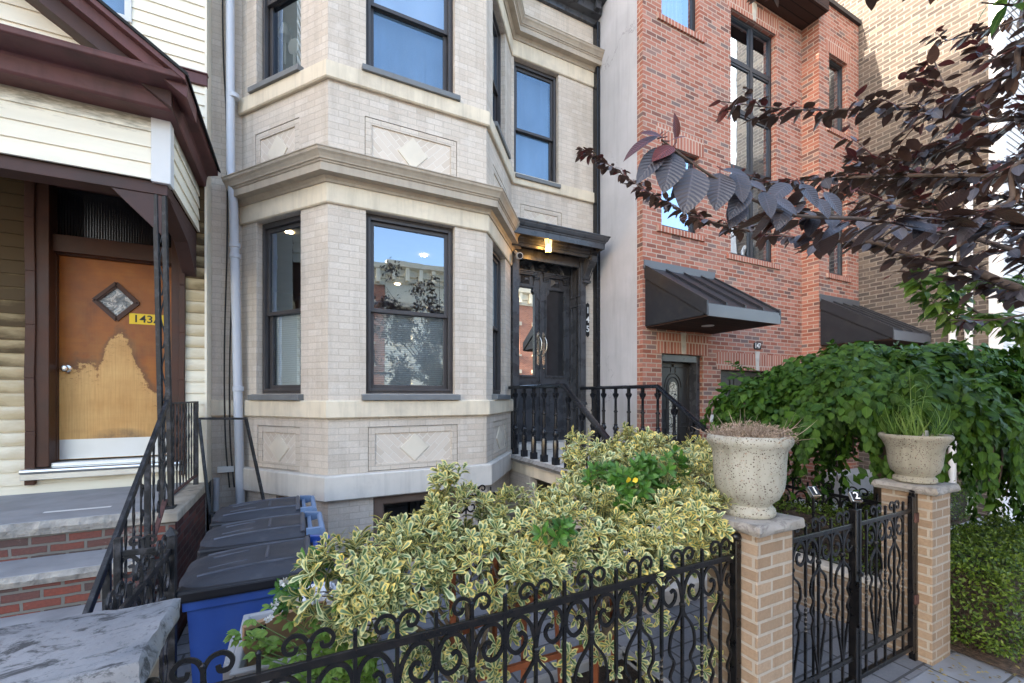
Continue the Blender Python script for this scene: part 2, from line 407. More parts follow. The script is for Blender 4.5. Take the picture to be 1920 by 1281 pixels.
def M_emit(name, col, s):
    t = NT(name); e = t.n('Emission', {'Color':(*col,1),'Strength':s}); t.t.links.new(e.outputs[0], t.out.inputs[0]); return t.m
M['downlight'] = M_emit('lit_downlight', (1.,.74,.40), 6.)
M['lamp_glow'] = M_emit('lit_lantern_bulb', (1.,.62,.22), 22.)
def M_glass(name, base=.08, gain=2.4, tint=(.82,.86,.87), gcol=(.9,.95,1.), wavy=0.):
    t = NT(name)
    fr = t.n('Fresnel', {'IOR':1.5})
    f = t.math('MULTIPLY_ADD', fr.outputs[0], gain, base, clamp=True)
    i = {'Color':(*gcol,1),'Roughness':.0}
    if wavy:
        nz = t.noise(t.coord(), 2.5, 2.); i['Normal'] = t.bump(nz.outputs[0], wavy, .02)
    g = t.n('BsdfGlossy', i); tr = t.n('BsdfTransparent', {'Color':(*tint,1)})
    m = t.n('MixShader', {0:f,1:tr,2:g}); t.t.links.new(m.outputs[0], t.out.inputs[0]); return t.m
M['glass'] = M_glass('window_glass', .19, 2.6, gcol=(.70,.84,1.), tint=(.80,.84,.84), wavy=.02)
M['glass_hi'] = M_glass('reflective_window_glass', .25, 2.4, gcol=(.66,.78,.90), wavy=.015)
M['glass_screen'] = M_glass('screened_window_glass', .22, 2.6, tint=(.55,.62,.7), gcol=(.62,.80,1.), wavy=.02)
def m_screen():
    t = NT('screened_window_glass'); c = t.coord()
    n1 = t.noise(t.scale(c, (90.,90.,1.2)), 1., 4., .6); n2 = t.noise(c, 1.6, 4., .6)
    f = t.math('MULTIPLY_ADD', n1.outputs[0], .20, t.math('MULTIPLY_ADD', n2.outputs[0], .18, .06))
    g = t.n('BsdfGlossy', {'Color':(.42,.56,.70,1),'Roughness':.10,'Normal':t.bump(n1.outputs[0], .06, .002)})
    d = t.n('BsdfDiffuse', {'Color':(.050,.085,.125,1)}); tr = t.n('BsdfTransparent', {'Color':(.6,.68,.75,1)})
    a = t.n('MixShader', {0:.45,1:tr,2:d}); m = t.n('MixShader', {0:f,1:a,2:g}); t.t.links.new(m.outputs[0], t.out.inputs[0]); return t.m
M['glass_screen'] = m_screen()
M['glass_sky'] = M_glass('clear_sky_reflecting_glass', .36, 2.2, gcol=(.62,.76,.94), wavy=.05)
M['glass_dark'] = M_glass('dark_glass', .04, 1.6, tint=(.25,.25,.27))
def M_blind(name, col, pitch, axis=2, tr=.3):
    t = NT(name); c = t.coord(); s = t.n('SeparateXYZ', {0:c})
    w = t.math('SINE', t.math('MULTIPLY', s.outputs[axis], 2*PI/pitch))
    cc = t.mix(t.math('MULTIPLY_ADD', w, .5, .5), tuple(x*.8 for x in col), col)
    b = t.bsdf(cc, .8, 0., t.bump(w, .5, .004), .2); return t.m
M['blind'] = M_blind('white_cellular_blind', (.74,.76,.75), .024)
M['shade_blue'] = M_blind('pale_roller_shade', (.60,.66,.72), .5, 0)
M['curtain'] = M_blind('white_curtain', (.72,.72,.71), .09, 0)

# cream vinyl siding, sooty in the porch recess
def m_siding(name, col, soot=None, mildew=None):
    t = NT(name); c = t.coord()
    n1 = t.noise(t.scale(c, (1.,1.,6.)), 2.2, 6., .6)
    cc = t.ramp(n1.outputs[0], [(.3,tuple(x*.9 for x in col)),(.7,col)])
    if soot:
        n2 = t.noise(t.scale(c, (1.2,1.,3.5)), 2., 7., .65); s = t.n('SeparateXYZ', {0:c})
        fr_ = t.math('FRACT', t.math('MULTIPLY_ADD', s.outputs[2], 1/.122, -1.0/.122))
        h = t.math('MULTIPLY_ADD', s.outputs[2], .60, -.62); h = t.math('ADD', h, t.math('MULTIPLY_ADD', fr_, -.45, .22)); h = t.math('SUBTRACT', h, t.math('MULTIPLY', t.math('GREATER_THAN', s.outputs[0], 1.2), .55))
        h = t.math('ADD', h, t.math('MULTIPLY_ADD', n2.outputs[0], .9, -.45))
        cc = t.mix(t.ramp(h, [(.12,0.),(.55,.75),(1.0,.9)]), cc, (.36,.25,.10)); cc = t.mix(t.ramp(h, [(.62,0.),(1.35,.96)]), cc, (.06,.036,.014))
    if mildew:
        n5 = t.noise(t.scale(c, (2.,2.,9.)), 2.5, 8., .7); sz = t.n('SeparateXYZ', {0:c})
        hh = t.math('ADD', t.math('MULTIPLY_ADD', sz.outputs[2], 5., -5.*mildew), t.math('MULTIPLY_ADD', n5.outputs[0], 2., -1.))
        cc = t.mix(t.ramp(hh, [(.15,0.),(.75,.75)]), cc, (.10,.085,.06))
    n3 = t.noise(t.scale(c, (1.,1.,.3)), 6., 5., .6)
    cc = t.mix(t.ramp(n3.outputs[0], [(.62,0.),(.85,.25)]), cc, (.30,.25,.18))
    t.bsdf(cc, .65, 0., None, .2); return t.m
M['bin_skirt'] = M_basic('shaded_lid_edge', (.010,.011,.015), .5, var=.1)  # lid colour darkened to paint in the shadow line along the edge
M['bin_rib'] = M_basic('highlit_lid_rib', (.055,.062,.08), .5, var=.3, scale=12.)  # lid colour lightened to paint in highlights along the ribs
M['siding'] = m_siding('cream_vinyl_siding', (.86,.785,.63))
M['opp_cream'] = M_basic('opposite_cream_sunlit', (.80,.72,.55), .85, var=.06)  # cream brightened so the colour stands in for sunlight on these fronts
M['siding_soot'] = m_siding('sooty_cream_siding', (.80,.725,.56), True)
M['siding_mildew'] = m_siding('mildewed_cream_siding', (.86,.785,.63), None, 4.02)
M['siding_white'] = m_siding('white_clapboard', (.60,.60,.60))

# weathered orange door, varnish worn off round the middle (local frame: x across from hinge, z up)
def m_door():
    t = NT('worn_orange_door'); c = t.coord(); s = t.n('SeparateXYZ', {0:c})
    X, Z = s.outputs[0], s.outputs[2]
    g = t.noise(t.scale(c, (1.,1.,9.)), 3.5, 6., .6); g2 = t.noise(c, 3., 6., .6)
    var = t.ramp(g2.outputs[0], [(.25,(.15,.036,.003)),(.5,(.30,.082,.005)),(.8,(.42,.14,.012))])
    var = t.mix(t.ramp(g.outputs[0], [(.45,0.),(.8,.5)]), var, (.17,.05,.012))
    bare = t.ramp(g2.outputs[0], [(.25,(.50,.245,.065)),(.75,(.66,.385,.135))])
    bare = t.mix(t.ramp(g.outputs[0], [(.5,0.),(.9,.35)]), bare, (.42,.20,.06))
    n = t.noise(c, 6., 9., .7)
    nn = t.math('MULTIPLY_ADD', n.outputs[0], .5, -.25)
    # bare below a bell-shaped line centred on the door
    dx = t.math('SUBTRACT', X, .46)
    bell = t.math('POWER', 2.718, t.math('MULTIPLY', t.math('MULTIPLY', dx, dx), -22.))
    line = t.math('MULTIPLY_ADD', bell, .74, .52)
    left = t.math('MULTIPLY_ADD', t.math('LESS_THAN', X, .28), .40, 0.)
    line = t.math('MAXIMUM', line, t.math('ADD', .52, left))
    f = t.math('SUBTRACT', t.math('ADD', line, t.math('MULTIPLY', nn, 1.25)), Z)
    mask = t.ramp(f, [(.0,0.),(.035,1.)])
    col = t.mix(mask, var, bare)
    edge = t.ramp(t.math('ABSOLUTE', f), [(.0,.75),(.13,0.)])
    col = t.mix(t.math('MULTIPLY', edge, t.math('SUBTRACT', 1., mask)), col, (.09,.045,.02))
    # scuff near the kick plate
    d2 = t.math('ADD', t.math('MULTIPLY', t.math('MULTIPLY', dx, dx), 14.), t.math('MULTIPLY', t.math('POWER', t.math('SUBTRACT', Z, .2), 2.), 90.))
    sc = t.math('MULTIPLY', t.ramp(d2, [(.1,.8),(1.,0.)]), t.ramp(n.outputs[0], [(.35,.2),(.6,1.)]))
    fl = t.noise(t.scale(c, (1.,1.,1.6)), 26., 6., .7)
    fleck = t.math('MULTIPLY', t.ramp(fl.outputs[0], [(.55,0.),(.60,1.)]), t.ramp(f, [(.0,.9),(.22,.0)]))
    col = t.mix(t.math('MULTIPLY', fleck, mask), col, (.22,.075,.012))
    gr = t.noise(t.scale(c, (40.,1.,1.2)), 2.2, 5., .6)
    col = t.mix(t.ramp(gr.outputs[0], [(.42,0.),(.72,.35)]), col, (.26,.10,.02))
    st = t.noise(c, 2.3, 6., .6); col = t.mix(t.ramp(st.outputs[0], [(.52,0.),(.72,.4)]), col, (.36,.17,.04))
    col = t.mix(sc, col, (.06,.045,.035))
    t.bsdf(col, .5, 0., t.bump(n.outputs[0], .15, .003), .4); return t.m
M['door_orange'] = m_door()

# precast planter with exposed aggregate
def m_planter(name, base, dens):
    t = NT(name); c = t.coord()
    w = t.noise(c, 14., 3.)
    v = t.n('VectorMath', {0:c,1:t.n('VectorMath', {0:w.outputs[1],'Scale':.03}, operation='SCALE').outputs[0]}, operation='ADD').outputs[0]
    vo = t.n('TexVoronoi', {'Vector':v,'Scale':105.,'Randomness':1.})
    r = t.n('SeparateColor', {0:vo.outputs['Color']})
    pit = t.math('MULTIPLY', t.math('LESS_THAN', vo.outputs['Distance'], t.math('MULTIPLY', r.outputs[1], .46)), t.math('GREATER_THAN', r.outputs[0], dens))
    n2 = t.noise(c, 5., 6., .6)
    cc = t.ramp(n2.outputs[0], [(.3,tuple(x*.8 for x in base)),(.7,base)])
    ws = t.noise(t.scale(c, (7.,7.,.8)), 2., 6., .65); cc = t.mix(t.ramp(ws.outputs[0], [(.46,0.),(.7,.5)]), cc, (.15,.145,.11)); ms_ = t.noise(c, 8., 6., .7); cc = t.mix(t.ramp(ms_.outputs[0], [(.58,0.),(.72,.45)]), cc, (.13,.135,.075))
    cc = t.mix(pit, cc, t.ramp(r.outputs[2], [(0,(.07,.055,.045)),(.8,(.16,.13,.11)),(1,(.30,.22,.17))]))
    s = t.n('SeparateXYZ', {0:c})
    h = t.math('SUBTRACT', t.math('MULTIPLY', n2.outputs[0], .3), pit)
    t.bsdf(cc, .9, 0., t.bump(h, .6, .004), .3); return t.m
M['planter'] = m_planter('pitted_cast_planter', (.36,.36,.315), .04)
M['planter_fine'] = m_planter('fine_pitted_planter', (.31,.30,.25), .02)

def m_slab(name, lo, hi, dirt):
    t = NT(name); c = t.coord()
    n1 = t.noise(c, 3.2, 8., .65); n2 = t.noise(t.scale(c, (3.,5.,3.)), 2.2, 9., .72, 1.2); n3 = t.noise(c, 60., 4.)
    cc = t.ramp(n1.outputs[0], [(.3,lo),(.7,hi)])
    cc = t.mix(t.ramp(n2.outputs[0], [(.52,0.),(.60,.9)]), cc, dirt); n5 = t.noise(c, 38., 6., .75); cc = t.mix(t.ramp(n5.outputs[0], [(.55,0.),(.66,.7)]), cc, dirt)
    h = t.math('ADD', n1.outputs[0], t.math('MULTIPLY', n3.outputs[0], .25))
    t.bsdf(cc, .8, 0., t.bump(h, .6, .01), .35); return t.m
M['cap_blue'] = m_slab('mottled_bluestone_cap', (.15,.155,.165), (.25,.253,.262), (.03,.031,.033))
M['cap_grey'] = m_slab('grey_stone_cap', (.22,.21,.195), (.30,.285,.265), (.14,.13,.12))

# --- leaves
def m_leaf(name, lo, hi, back=None, rough=.45, trans=.35, edge=None, ew=.26, vein=.0, yellow=None, spec=.5):
    t = NT(name); ri = t.n('NewGeometry').outputs['Random Per Island']
    uv = t.n('SeparateXYZ', {0:t.coord('UV')})
    cc = t.mix(ri, lo, hi)
    ax = t.math('ABSOLUTE', t.math('SUBTRACT', uv.outputs[0], .5))
    if vein:
        cc = t.mix(t.ramp(ax, [(.0,vein),(.05,0.)]), cc, tuple(min(1,x*2.2+.02) for x in hi))
        sv = t.math('SINE', t.math('MULTIPLY', t.math('SUBTRACT', uv.outputs[1], t.math('MULTIPLY', ax, .35)), 75.))
        nrm = t.bump(sv, .25, .002)
    else: nrm = None
    if edge:
        c = t.coord(); nz = t.noise(c, 45., 3., .6)
        e = t.math('ADD', ax, t.math('MULTIPLY_ADD', nz.outputs[0], .22, -.11))
        v = t.math('ABSOLUTE', t.math('SUBTRACT', uv.outputs[1], .45))
        e = t.math('MAXIMUM', e, t.math('MULTIPLY', v, .80))
        m = t.ramp(e, [(ew,0.),(ew+.05,1.)])
        ec = t.mix(ri, edge, yellow or edge)
        mid = t.ramp(e, [(ew-.14,0.),(ew,.55)])
        cc = t.mix(mid, cc, (.20,.27,.15))
        cc = t.mix(m, cc, ec)
    if back:
        cc = t.mix(t.n('NewGeometry').outputs['Backfacing'], cc, back)
    b = t.bsdf(cc, rough, 0., nrm, spec)
    if trans:
        tr = t.n('BsdfTranslucent', {'Color':cc}); ms = t.n('MixShader', {0:trans,1:b,2:tr}); t.t.links.new(ms.outputs[0], t.out.inputs[0])
    return t.m
M['leaf_varieg'] = m_leaf('variegated_leaf', (.055,.115,.035), (.115,.18,.065), edge=(.49,.53,.28), yellow=(.64,.50,.12), ew=.25, rough=.45, trans=.2)
M['leaf_green'] = m_leaf('green_shoot_leaf', (.04,.12,.018), (.085,.21,.03), rough=.35, trans=.25, vein=.4)
M['leaf_rose'] = m_leaf('light_green_leaf', (.12,.24,.035), (.24,.38,.07), rough=.5, trans=.4, vein=.3)
M['leaf_weep'] = m_leaf('weeping_leaf', (.014,.05,.006), (.055,.125,.012), rough=.55, trans=.3, vein=.25, spec=.25)
M['leaf_hedge'] = m_leaf('hedge_leaf', (.022,.055,.008), (.13,.20,.025), rough=.45, trans=.25, spec=.35)
M['leaf_plum'] = m_leaf('plum_leaf', (.030,.027,.033), (.055,.047,.054), back=(.07,.034,.022), rough=.42, trans=.16, vein=.4, spec=.7)
M['leaf_plum_red'] = m_leaf('young_red_plum_leaf', (.06,.014,.014), (.12,.026,.022), rough=.4, trans=.25, vein=.4)
M['leaf_cherry'] = m_leaf('cherry_leaf', (.035,.11,.018), (.16,.26,.04), rough=.4, trans=.4, vein=.4)
M['grass'] = m_leaf('grass_blade', (.08,.17,.03), (.18,.28,.06), rough=.5, trans=.35)
M['dry'] = m_leaf('dry_twig', (.16,.12,.09), (.36,.29,.23), rough=.9, trans=0)
M['petal'] = m_leaf('white_petal', (.70,.70,.66), (.80,.79,.74), rough=.6, trans=.3)
M['petal_y'] = m_leaf('yellow_petal', (.75,.50,.02), (.80,.60,.04), rough=.6, trans=.2)
M['litter'] = m_leaf('fallen_leaf', (.09,.055,.02), (.30,.24,.08), rough=.8, trans=.1)
# ------------------------------------------------------------------ camera, sky, sun
YAW = .4665
CA, CB = math.cos(YAW), math.sin(YAW)
CAMH = 2.05
cam = bpy.data.cameras.new('camera'); camo = bpy.data.objects.new('camera', cam); COL.objects.link(camo)
cam.sensor_width = 36.; cam.lens = 805/1920*36; cam.shift_y = (742-640.5)/1920
cam.clip_start = .02; cam.clip_end = 800.
camo.location = (0,0,CAMH); camo.rotation_euler = (R(90),0,-YAW)
SC.camera = camo
SUN_EL, SUN_AZ = 21., -86.            # degrees; azimuth from +Y, clockwise positive
w = bpy.data.worlds.new('World'); SC.world = w; w.use_nodes = True
nt = w.node_tree; nt.nodes.clear()
sky = nt.nodes.new('ShaderNodeTexSky'); sky.sky_type = 'NISHITA'; sky.sun_disc = False
sky.sun_elevation = R(SUN_EL); sky.sun_rotation = R(SUN_AZ); sky.air_density = .95; sky.dust_density = 3.; sky.ozone_density = .4
bg = nt.nodes.new('ShaderNodeBackground'); bg.inputs[1].default_value = .15
wo = nt.nodes.new('ShaderNodeOutputWorld')
nt.links.new(sky.outputs[0], bg.inputs[0]); nt.links.new(bg.outputs[0], wo.inputs[0])
sl = bpy.data.lights.new('sun', 'SUN'); sl.energy = 2.2; sl.angle = R(.5); sl.color = (1.,.90,.76)
so = bpy.data.objects.new('sun', sl); COL.objects.link(so)
az = R(SUN_AZ); el = R(SUN_EL)
tosun = Vector((math.sin(az)*math.cos(el), math.cos(az)*math.cos(el), math.sin(el)))
so.rotation_euler = tosun.to_track_quat('Z', 'Y').to_euler()
vs = SC.view_settings; vs.view_transform = 'Standard'; vs.look = 'None'; vs.gamma = 1.; vs.exposure = 3.0
SC.cycles.use_denoising = True
SC.cycles.max_bounces = 8; SC.cycles.diffuse_bounces = 4; SC.cycles.glossy_bounces = 4; SC.cycles.transparent_max_bounces = 12
SC.cycles.sample_clamp_indirect = 6.
def U(px, py, d):
    """the point d metres in front of the lens that the photo shows at (px, py)"""
    xc = (px-960)/805*d; return Vector((CA*xc+CB*d, -CB*xc+CA*d, CAMH-(py-742)/805*d))
# ------------------------------------------------------------------ number 145: tan painted brick house with a canted bay
FY, BY = 5.87, 4.77
P0, P1, P2, P3, P4, P5 = (-.86,FY), (-.56,FY), (.294,BY), (2.056,BY), (2.944,FY), (4.55,FY)
H5 = thing('tan_brick_house', (1.2,FY,GZ), 'tan painted brick row house with a canted bay window and taupe cornices', 'house')
Fl, Ff, Fr_, Fe, Fw = Fr(P1,P2), Fr(P2,P3), Fr(P3,P4), Fr(P4,P5), Fr(P0,P1)
FE0 = Fe.o.x
def ex(x): return x-FE0
LW = (2.07, 4.02); UW = (5.53, 7.25)            # window openings, lower and upper
lops = [(.26,.99,*LW,.13),(.26,.99,*UW,.13)]
def panel_op(a0,a1,z0,z1): return (a0,a1,z0,z1,.02)
PL = (1.24,1.715); PU = (4.48,5.02)
wl = MB()
for fr, ops in ((Fl, lops+[panel_op(.28,.975,*PL),panel_op(.24,.965,*PU),(.60,.93,.25,.98,.12)]),
                (Ff, [(.371,1.363,*LW,.13),(.371,1.363,*UW,.13),panel_op(.392,1.396,*PL),panel_op(.36,1.389,*PU),(.447,1.40,.25,.98,.12)]),
                (Fr_, [(.30,1.0,*LW,.13),(.30,1.0,*UW,.13),panel_op(.32,1.10,*PL),panel_op(.32,1.08,*PU)])):
    wl.wall(fr, 0, fr.L, GZ-.2, 9.6, ops, uo=(0 if fr is Ff else fr.L*3))
wl.wall(Fw, 0, Fw.L, GZ-.2, 9.6, [])
DX0, DX1, DZ1 = 3.03, 4.17, 4.36
wl.wall(Fe, 0, Fe.L, GZ-.2, 9.6, [(ex(DX0),ex(DX1),1.2,DZ1,.02),(ex(2.99),ex(3.80),5.45,7.25,.13),panel_op(ex(3.10),ex(3.86),4.62,5.02)])
obj_wall5 = wl.build('wall', M['tan_brick'], H5, recalc=False)
# sides, back and roof close the shell
sh = MB()
for a, b in (((4.55,FY),(4.55,15)),((4.55,15),(-.86,15)),((-.86,15),(-.86,FY))):
    sh.face([(a[0],a[1],-.1),(b[0],b[1],-.1),(b[0],b[1],9.6),(a[0],a[1],9.6)])
sh.face([(-.86,15,9.6),(-.86,FY,9.6),(-.56,FY,9.6),(.294,BY,9.6),(2.056,BY,9.6),(2.944,FY,9.6),(4.55,FY,9.6),(4.55,15,9.6)])
sh.build('roof', M['roofing'], H5)
# stone bands
bay = [P1,P2,P3,P4]
def band(name, path, z0, z1, out, m, parent=H5, drip=True):
    s = MB(); s.sweep(path, [(-.05,z0+.012),(out-.012,z0),(out,z0+.012),(out,z1-.012),(out-.015,z1),(-.05,z1)]); return s.build(name, m, parent)
band('sill_band', [P0,P1,P2,P3,P4], 1.815, 2.0, .045, M['limestone'])
band('water_table', bay, .975, 1.232, .075, M['limestone_grey'])
band('lintel_band', bay, 4.02, 4.235, .03, M['limestone'])
band('sill_band', [P1,P2,P3,P4,P5], 5.29, 5.47, .045, M['limestone'])
band('lintel_band', [P1,P2,P3,P4,P5], 7.25, 7.50, .03, M['limestone'])
def cornice(path, z):
    pr = [(-.03,0),(.045,0),(.055,.025),(.06,.03),(.075,.055),(.155,.058),(.155,.135),(.165,.14),(.17,.155),(.182,.16),(.187,.175),(.205,.205),(.222,.225),(.228,.25),(.235,.252),(.235,.262),(-.03,.285)]
    s = MB(); s.sweep(path, [(o, z+h) for o, h in pr]); return s.build('cornice', M['cornice'], H5)
cornice(bay, 4.222); cornice([P1,P2,P3,P4,P5], 7.49)
bl = MB(); bl.sweep([(2.95,FY),(4.55,FY)], [(-.02,8.28),(.05,8.28),(.06,8.36),(.16,8.38),(.17,8.5),(.30,8.53),(.33,8.75),(.38,8.78),(.38,8.86),(-.02,8.9)])
for k in range(4): bl.box(3.12+k*.42,3.22+k*.42,5.63,5.81,8.39,8.53)
bl.build('roof_cornice', M['black_wood'], H5, bevel=.006)

# windows ---------------------------------------------------------------
def sash_window(fr, a0, a1, z0, z1, parent, d=-.085, zm=None, glass=None, glass2=None, blind=None, blind_full=None, sill=True, frame=None, sill_ext=.045):
    frame = frame or M['win_frame']; glass = glass or M['glass']; glass2 = glass2 or glass
    zm = zm if zm else z0+(z1-z0)*.5
    m = MB()
    m.frame(fr,a0+.002,a1-.002,z0+.002,z1-.002,.045,d-.06,d+.015,wt=.06)
    m.frame(fr,a0+.03,a1-.03,z0+.03,z1-.04,.028,d-.02,d+.028)
    w = m.build('window', frame, parent, bevel=.003)
    u = MB(); u.frame(fr,a0+.055,a1-.055,zm-.022,z1-.07,.042,d-.035,d-.004); u.build('sash', frame, w, bevel=.003)
    l = MB(); l.frame(fr,a0+.055,a1-.055,z0+.055,zm+.022,.045,d-.072,d-.04); l.build('sash', frame, w, bevel=.003)
    g = MB(); g.face([fr.p(a0+.09,zm+.01,d-.02),fr.p(a1-.09,zm+.01,d-.02),fr.p(a1-.09,z1-.105,d-.02),fr.p(a0+.09,z1-.105,d-.02)]); g.build('pane', glass, w, recalc=False)
    g = MB(); g.face([fr.p(a0+.09,z0+.09,d-.056),fr.p(a1-.09,z0+.09,d-.056),fr.p(a1-.09,zm-.01,d-.056),fr.p(a0+.09,zm-.01,d-.056)]); g.build('pane', glass2, w, recalc=False)
    if sill:
        s = MB(); s.hexa([fr.p(a0-sill_ext,z0-.07,.075),fr.p(a1+sill_ext,z0-.07,.075),fr.p(a1+sill_ext,z0-.07,-.10),fr.p(a0-sill_ext,z0-.07,-.10),
                          fr.p(a0-sill_ext,z0-.012,.075),fr.p(a1+sill_ext,z0-.012,.075),fr.p(a1+sill_ext,z0+.006,-.10),fr.p(a0-sill_ext,z0+.006,-.10)])
        s.build('sill', M['sill'], w, bevel=.004)
    if blind:
        b = MB(); b.fbox(fr,a0+.075,a1-.075,z0+.06,zm-.0,d-.118,d-.10); b.build('blind', blind, w)
    if blind_full:
        b = MB(); b.fbox(fr,a0+.06,a1-.06,z0+.06,z1-.07,d-.15,d-.14); b.build('blind', blind_full, w)
    return w
ZM = 2.985
sash_window(Fl,.26,.99,*LW,H5,zm=ZM,blind=M['blind'],glass2=M['glass'])
sash_window(Ff,.371,1.363,*LW,H5,zm=ZM,blind=M['blind'])
sash_window(Fr_,.30,1.0,*LW,H5,zm=ZM,blind=M['blind'])
sash_window(Fl,.26,.99,*UW,H5,zm=6.55,glass=M['glass'])
sash_window(Ff,.371,1.363,*UW,H5,zm=6.32,glass=M['glass_hi'],glass2=M['glass_screen'],blind_full=M['shade_blue'])
sash_window(Fr_,.30,1.0,*UW,H5,zm=6.35,glass=M['glass_hi'],glass2=M['glass_screen'],blind_full=M['shade_blue'])
sash_window(Fe,ex(2.99),ex(3.80),5.45,7.25,H5,zm=6.22,glass=M['glass_screen'],glass2=M['glass_screen'],blind_full=M['shade_blue'],sill_ext=.0)
for fr, a0, a1 in ((Ff,.447,1.40),(Fl,.60,.93)):
    m = MB(); m.frame(fr,a0+.003,a1-.003,.253,.977,.10,-.11,-.02); m.frame(fr,a0+.09,a1-.09,.34,.89,.03,-.10,-.045)
    w_ = m.build('basement_window', M['brown_frame'], H5, bevel=.004)
    g = MB(); g.face([fr.p(a0+.1,.35,-.075),fr.p(a1-.1,.35,-.075),fr.p(a1-.1,.88,-.075),fr.p(a0+.1,.88,-.075)]); g.build('pane', M['glass_dark'], w_, recalc=False)
# panels: soldier ring, herringbone field, cream diamond -----------------
def m_herring():
    t = NT('herringbone_field'); uv = t.n('SeparateXYZ', {0:t.coord('UV')})
    ax = t.math('ABSOLUTE', uv.outputs[0])
    a = t.math('MULTIPLY', t.math('ADD', ax, uv.outputs[1]), .7071); b = t.math('MULTIPLY', t.math('SUBTRACT', uv.outputs[1], ax), .7071)
    v = t.n('CombineXYZ', {0:a,1:b}).outputs[0]
    br = t.n('TexBrick', {'Vector':v,'Color1':(0,0,0),'Color2':(1,1,1),'Mortar':(.5,.5,.5),'Scale':1.,'Mortar Size':.004,'Mortar Smooth':.2,'Brick Width':.20,'Row Height':.064}, offset=.33)
    cc = t.ramp(br.outputs['Color'], [(0,(.54,.455,.365)),(1,(.62,.54,.45))])
    cc = t.mix(br.outputs['Fac'], cc, (.66,.60,.52))
    t.bsdf(cc, .85, 0., t.bump(t.math('SUBTRACT', 1., br.outputs['Fac']), .5, .006), .3); return t.m
M['herring'] = m_herring()
M['tan_ring'] = M_brick('tan_soldier_ring', [(0,(.55,.465,.375)),(1,(.62,.545,.455))], (.43,.37,.30), bw=.205, rh=.068, ms=.005, bump=.4)
def brick_panel(fr, a0, a1, z0, z1, hw, hh):
    m = MB(); w_ = .068
    m.frame(fr,a0+.006,a1-.006,z0+.006,z1-.006,w_,-.03,-.004)
    r = m.build('brick_panel', M['tan_ring'], H5, bevel=.003)
    f = MB(); ca, cz = (a0+a1)/2, (z0+z1)/2; i = w_+.006
    c = [(a0+i,z0+i),(ca,z0+i),(ca,z1-i),(a0+i,z1-i)]; c2 = [(ca,z0+i),(a1-i,z0+i),(a1-i,z1-i),(ca,z1-i)]
    for q in (c, c2): f.face([fr.p(a,z,-.018) for a,z in q], [(a-ca,z-cz) for a,z in q])
    f.build('herringbone_field', M['herring'], r, recalc=False)
    d = MB(); d.prism([(ca-hw,cz),(ca,cz-hh),(ca+hw,cz),(ca,cz+hh)], fr.p, -.02, -.006); d.build('diamond', M['diamond'], r, bevel=.003)
for fr, a0, a1 in ((Fl,.28,.975),(Ff,.392,1.396),(Fr_,.32,1.10)): brick_panel(fr,a0,a1,*PL,.16,.155)
for fr, a0, a1 in ((Fl,.24,.965),(Ff,.36,1.389),(Fr_,.32,1.08)): brick_panel(fr,a0,a1,*PU,.165,.18)
brick_panel(Fe,ex(3.10),ex(3.86),4.62,5.02,.14,.12)

# rooms behind the glass --------------------------------------------------
PLAN = [(-.50,6.02),(.33,5.00),(2.02,5.00),(2.88,6.02),(2.88,9.5),(-.50,9.5)]
rm = MB()
def room(z0, z1):
    rm.face([(x,y,z0) for x,y in PLAN]); rm.face([(x,y,z1) for x,y in PLAN])
    for k in (3,4,5): p, q = PLAN[k], PLAN[(k+1)%6]; rm.face([(*p,z0),(*q,z0),(*q,z1),(*p,z1)])
room(1.3,4.06)
RM = rm.build('front_room', M['room'], H5, recalc=False)
pic = MB(); pic.box(.9,2.3,9.4,9.49,2.2,3.3); pic.box(-.49,-.45,7.2,8.2,2.0,3.2); pic.box(-.1,.7,8.2,9.3,1.3,2.5); pic.build('furniture', M['dark_room'], RM)
for x, y in ((1.63,6.03),(-.07,5.92),(1.63,7.8)):
    d = MB(); d.lathe([(.048,0),(.048,.006),(.04,.006)], (x,y,4.047), 20); d.build('downlight', M['downlight'], RM)
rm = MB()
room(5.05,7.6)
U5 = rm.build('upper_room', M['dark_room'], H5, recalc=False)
# a small fan and a lamp on the upper left window ledge
t = MB(); c0 = U(552,88,5.0)
t.lathe([(.085,0),(.09,.01),(.07,.03),(.03,.035)], (0,0,0), 20); 
Mx = face_M(c0, (Fl.n.x,Fl.n.y,0)); t.v = [Mx @ v for v in t.v]; t.bar(c0-Vector((0,0,.02)), c0-Vector((0,0,.30)), .03)
t.build('desk_fan', M['white_paint'], U5, smooth=40)
t = MB(); q = U(534,62,5.1); t.lathe([(.075,-.06),(.035,.10)], q, 16, cap=False); t.bar(q, q-Vector((0,0,.36)), .022); t.build('bedside_lamp', M['white_paint'], U5, smooth=40)

# entrance ---------------------------------------------------------------
DY = 6.10
FD = Fr((DX0,DY),(DX1,DY)); DW = FD.L
E5 = MB()                                       # casing that lines the recess
E5.box(DX0-.10,DX0,5.79,DY,1.2,4.42); E5.box(DX1,DX1+.10,5.77,DY,1.2,4.42); E5.box(DX0-.10,DX1+.10,DY+.055,DY+.09,1.2,4.45); E5.box(DX0,DX1,5.80,DY+.05,4.30,4.42)
for z0, z1 in ((1.32,1.85),(1.98,3.55),(3.68,4.22)):
    for x, sx in ((DX1,-1),(DX0,1)):
        a, b = sorted((x, x+sx*.018))
        for c in ((5.80,5.825,z0,z1),(6.02,6.045,z0,z1),(5.825,6.02,z0,z0+.025),(5.825,6.02,z1-.025,z1)): E5.box(a,b,*c)
E5.box(DX1+.0,DX1+.1,5.745,5.77,1.9,1.95); E5.box(DX1-.03,DX1+.11,5.74,5.8,1.9,1.925)
ENT = E5.build('door_surround', M['black_wood'], H5, bevel=.004)
st = MB(); st.box(DX0,DX1,5.80,DY+.05,1.2,1.30); st.build('door_step', M['limestone_grey'], H5, bevel=.006)
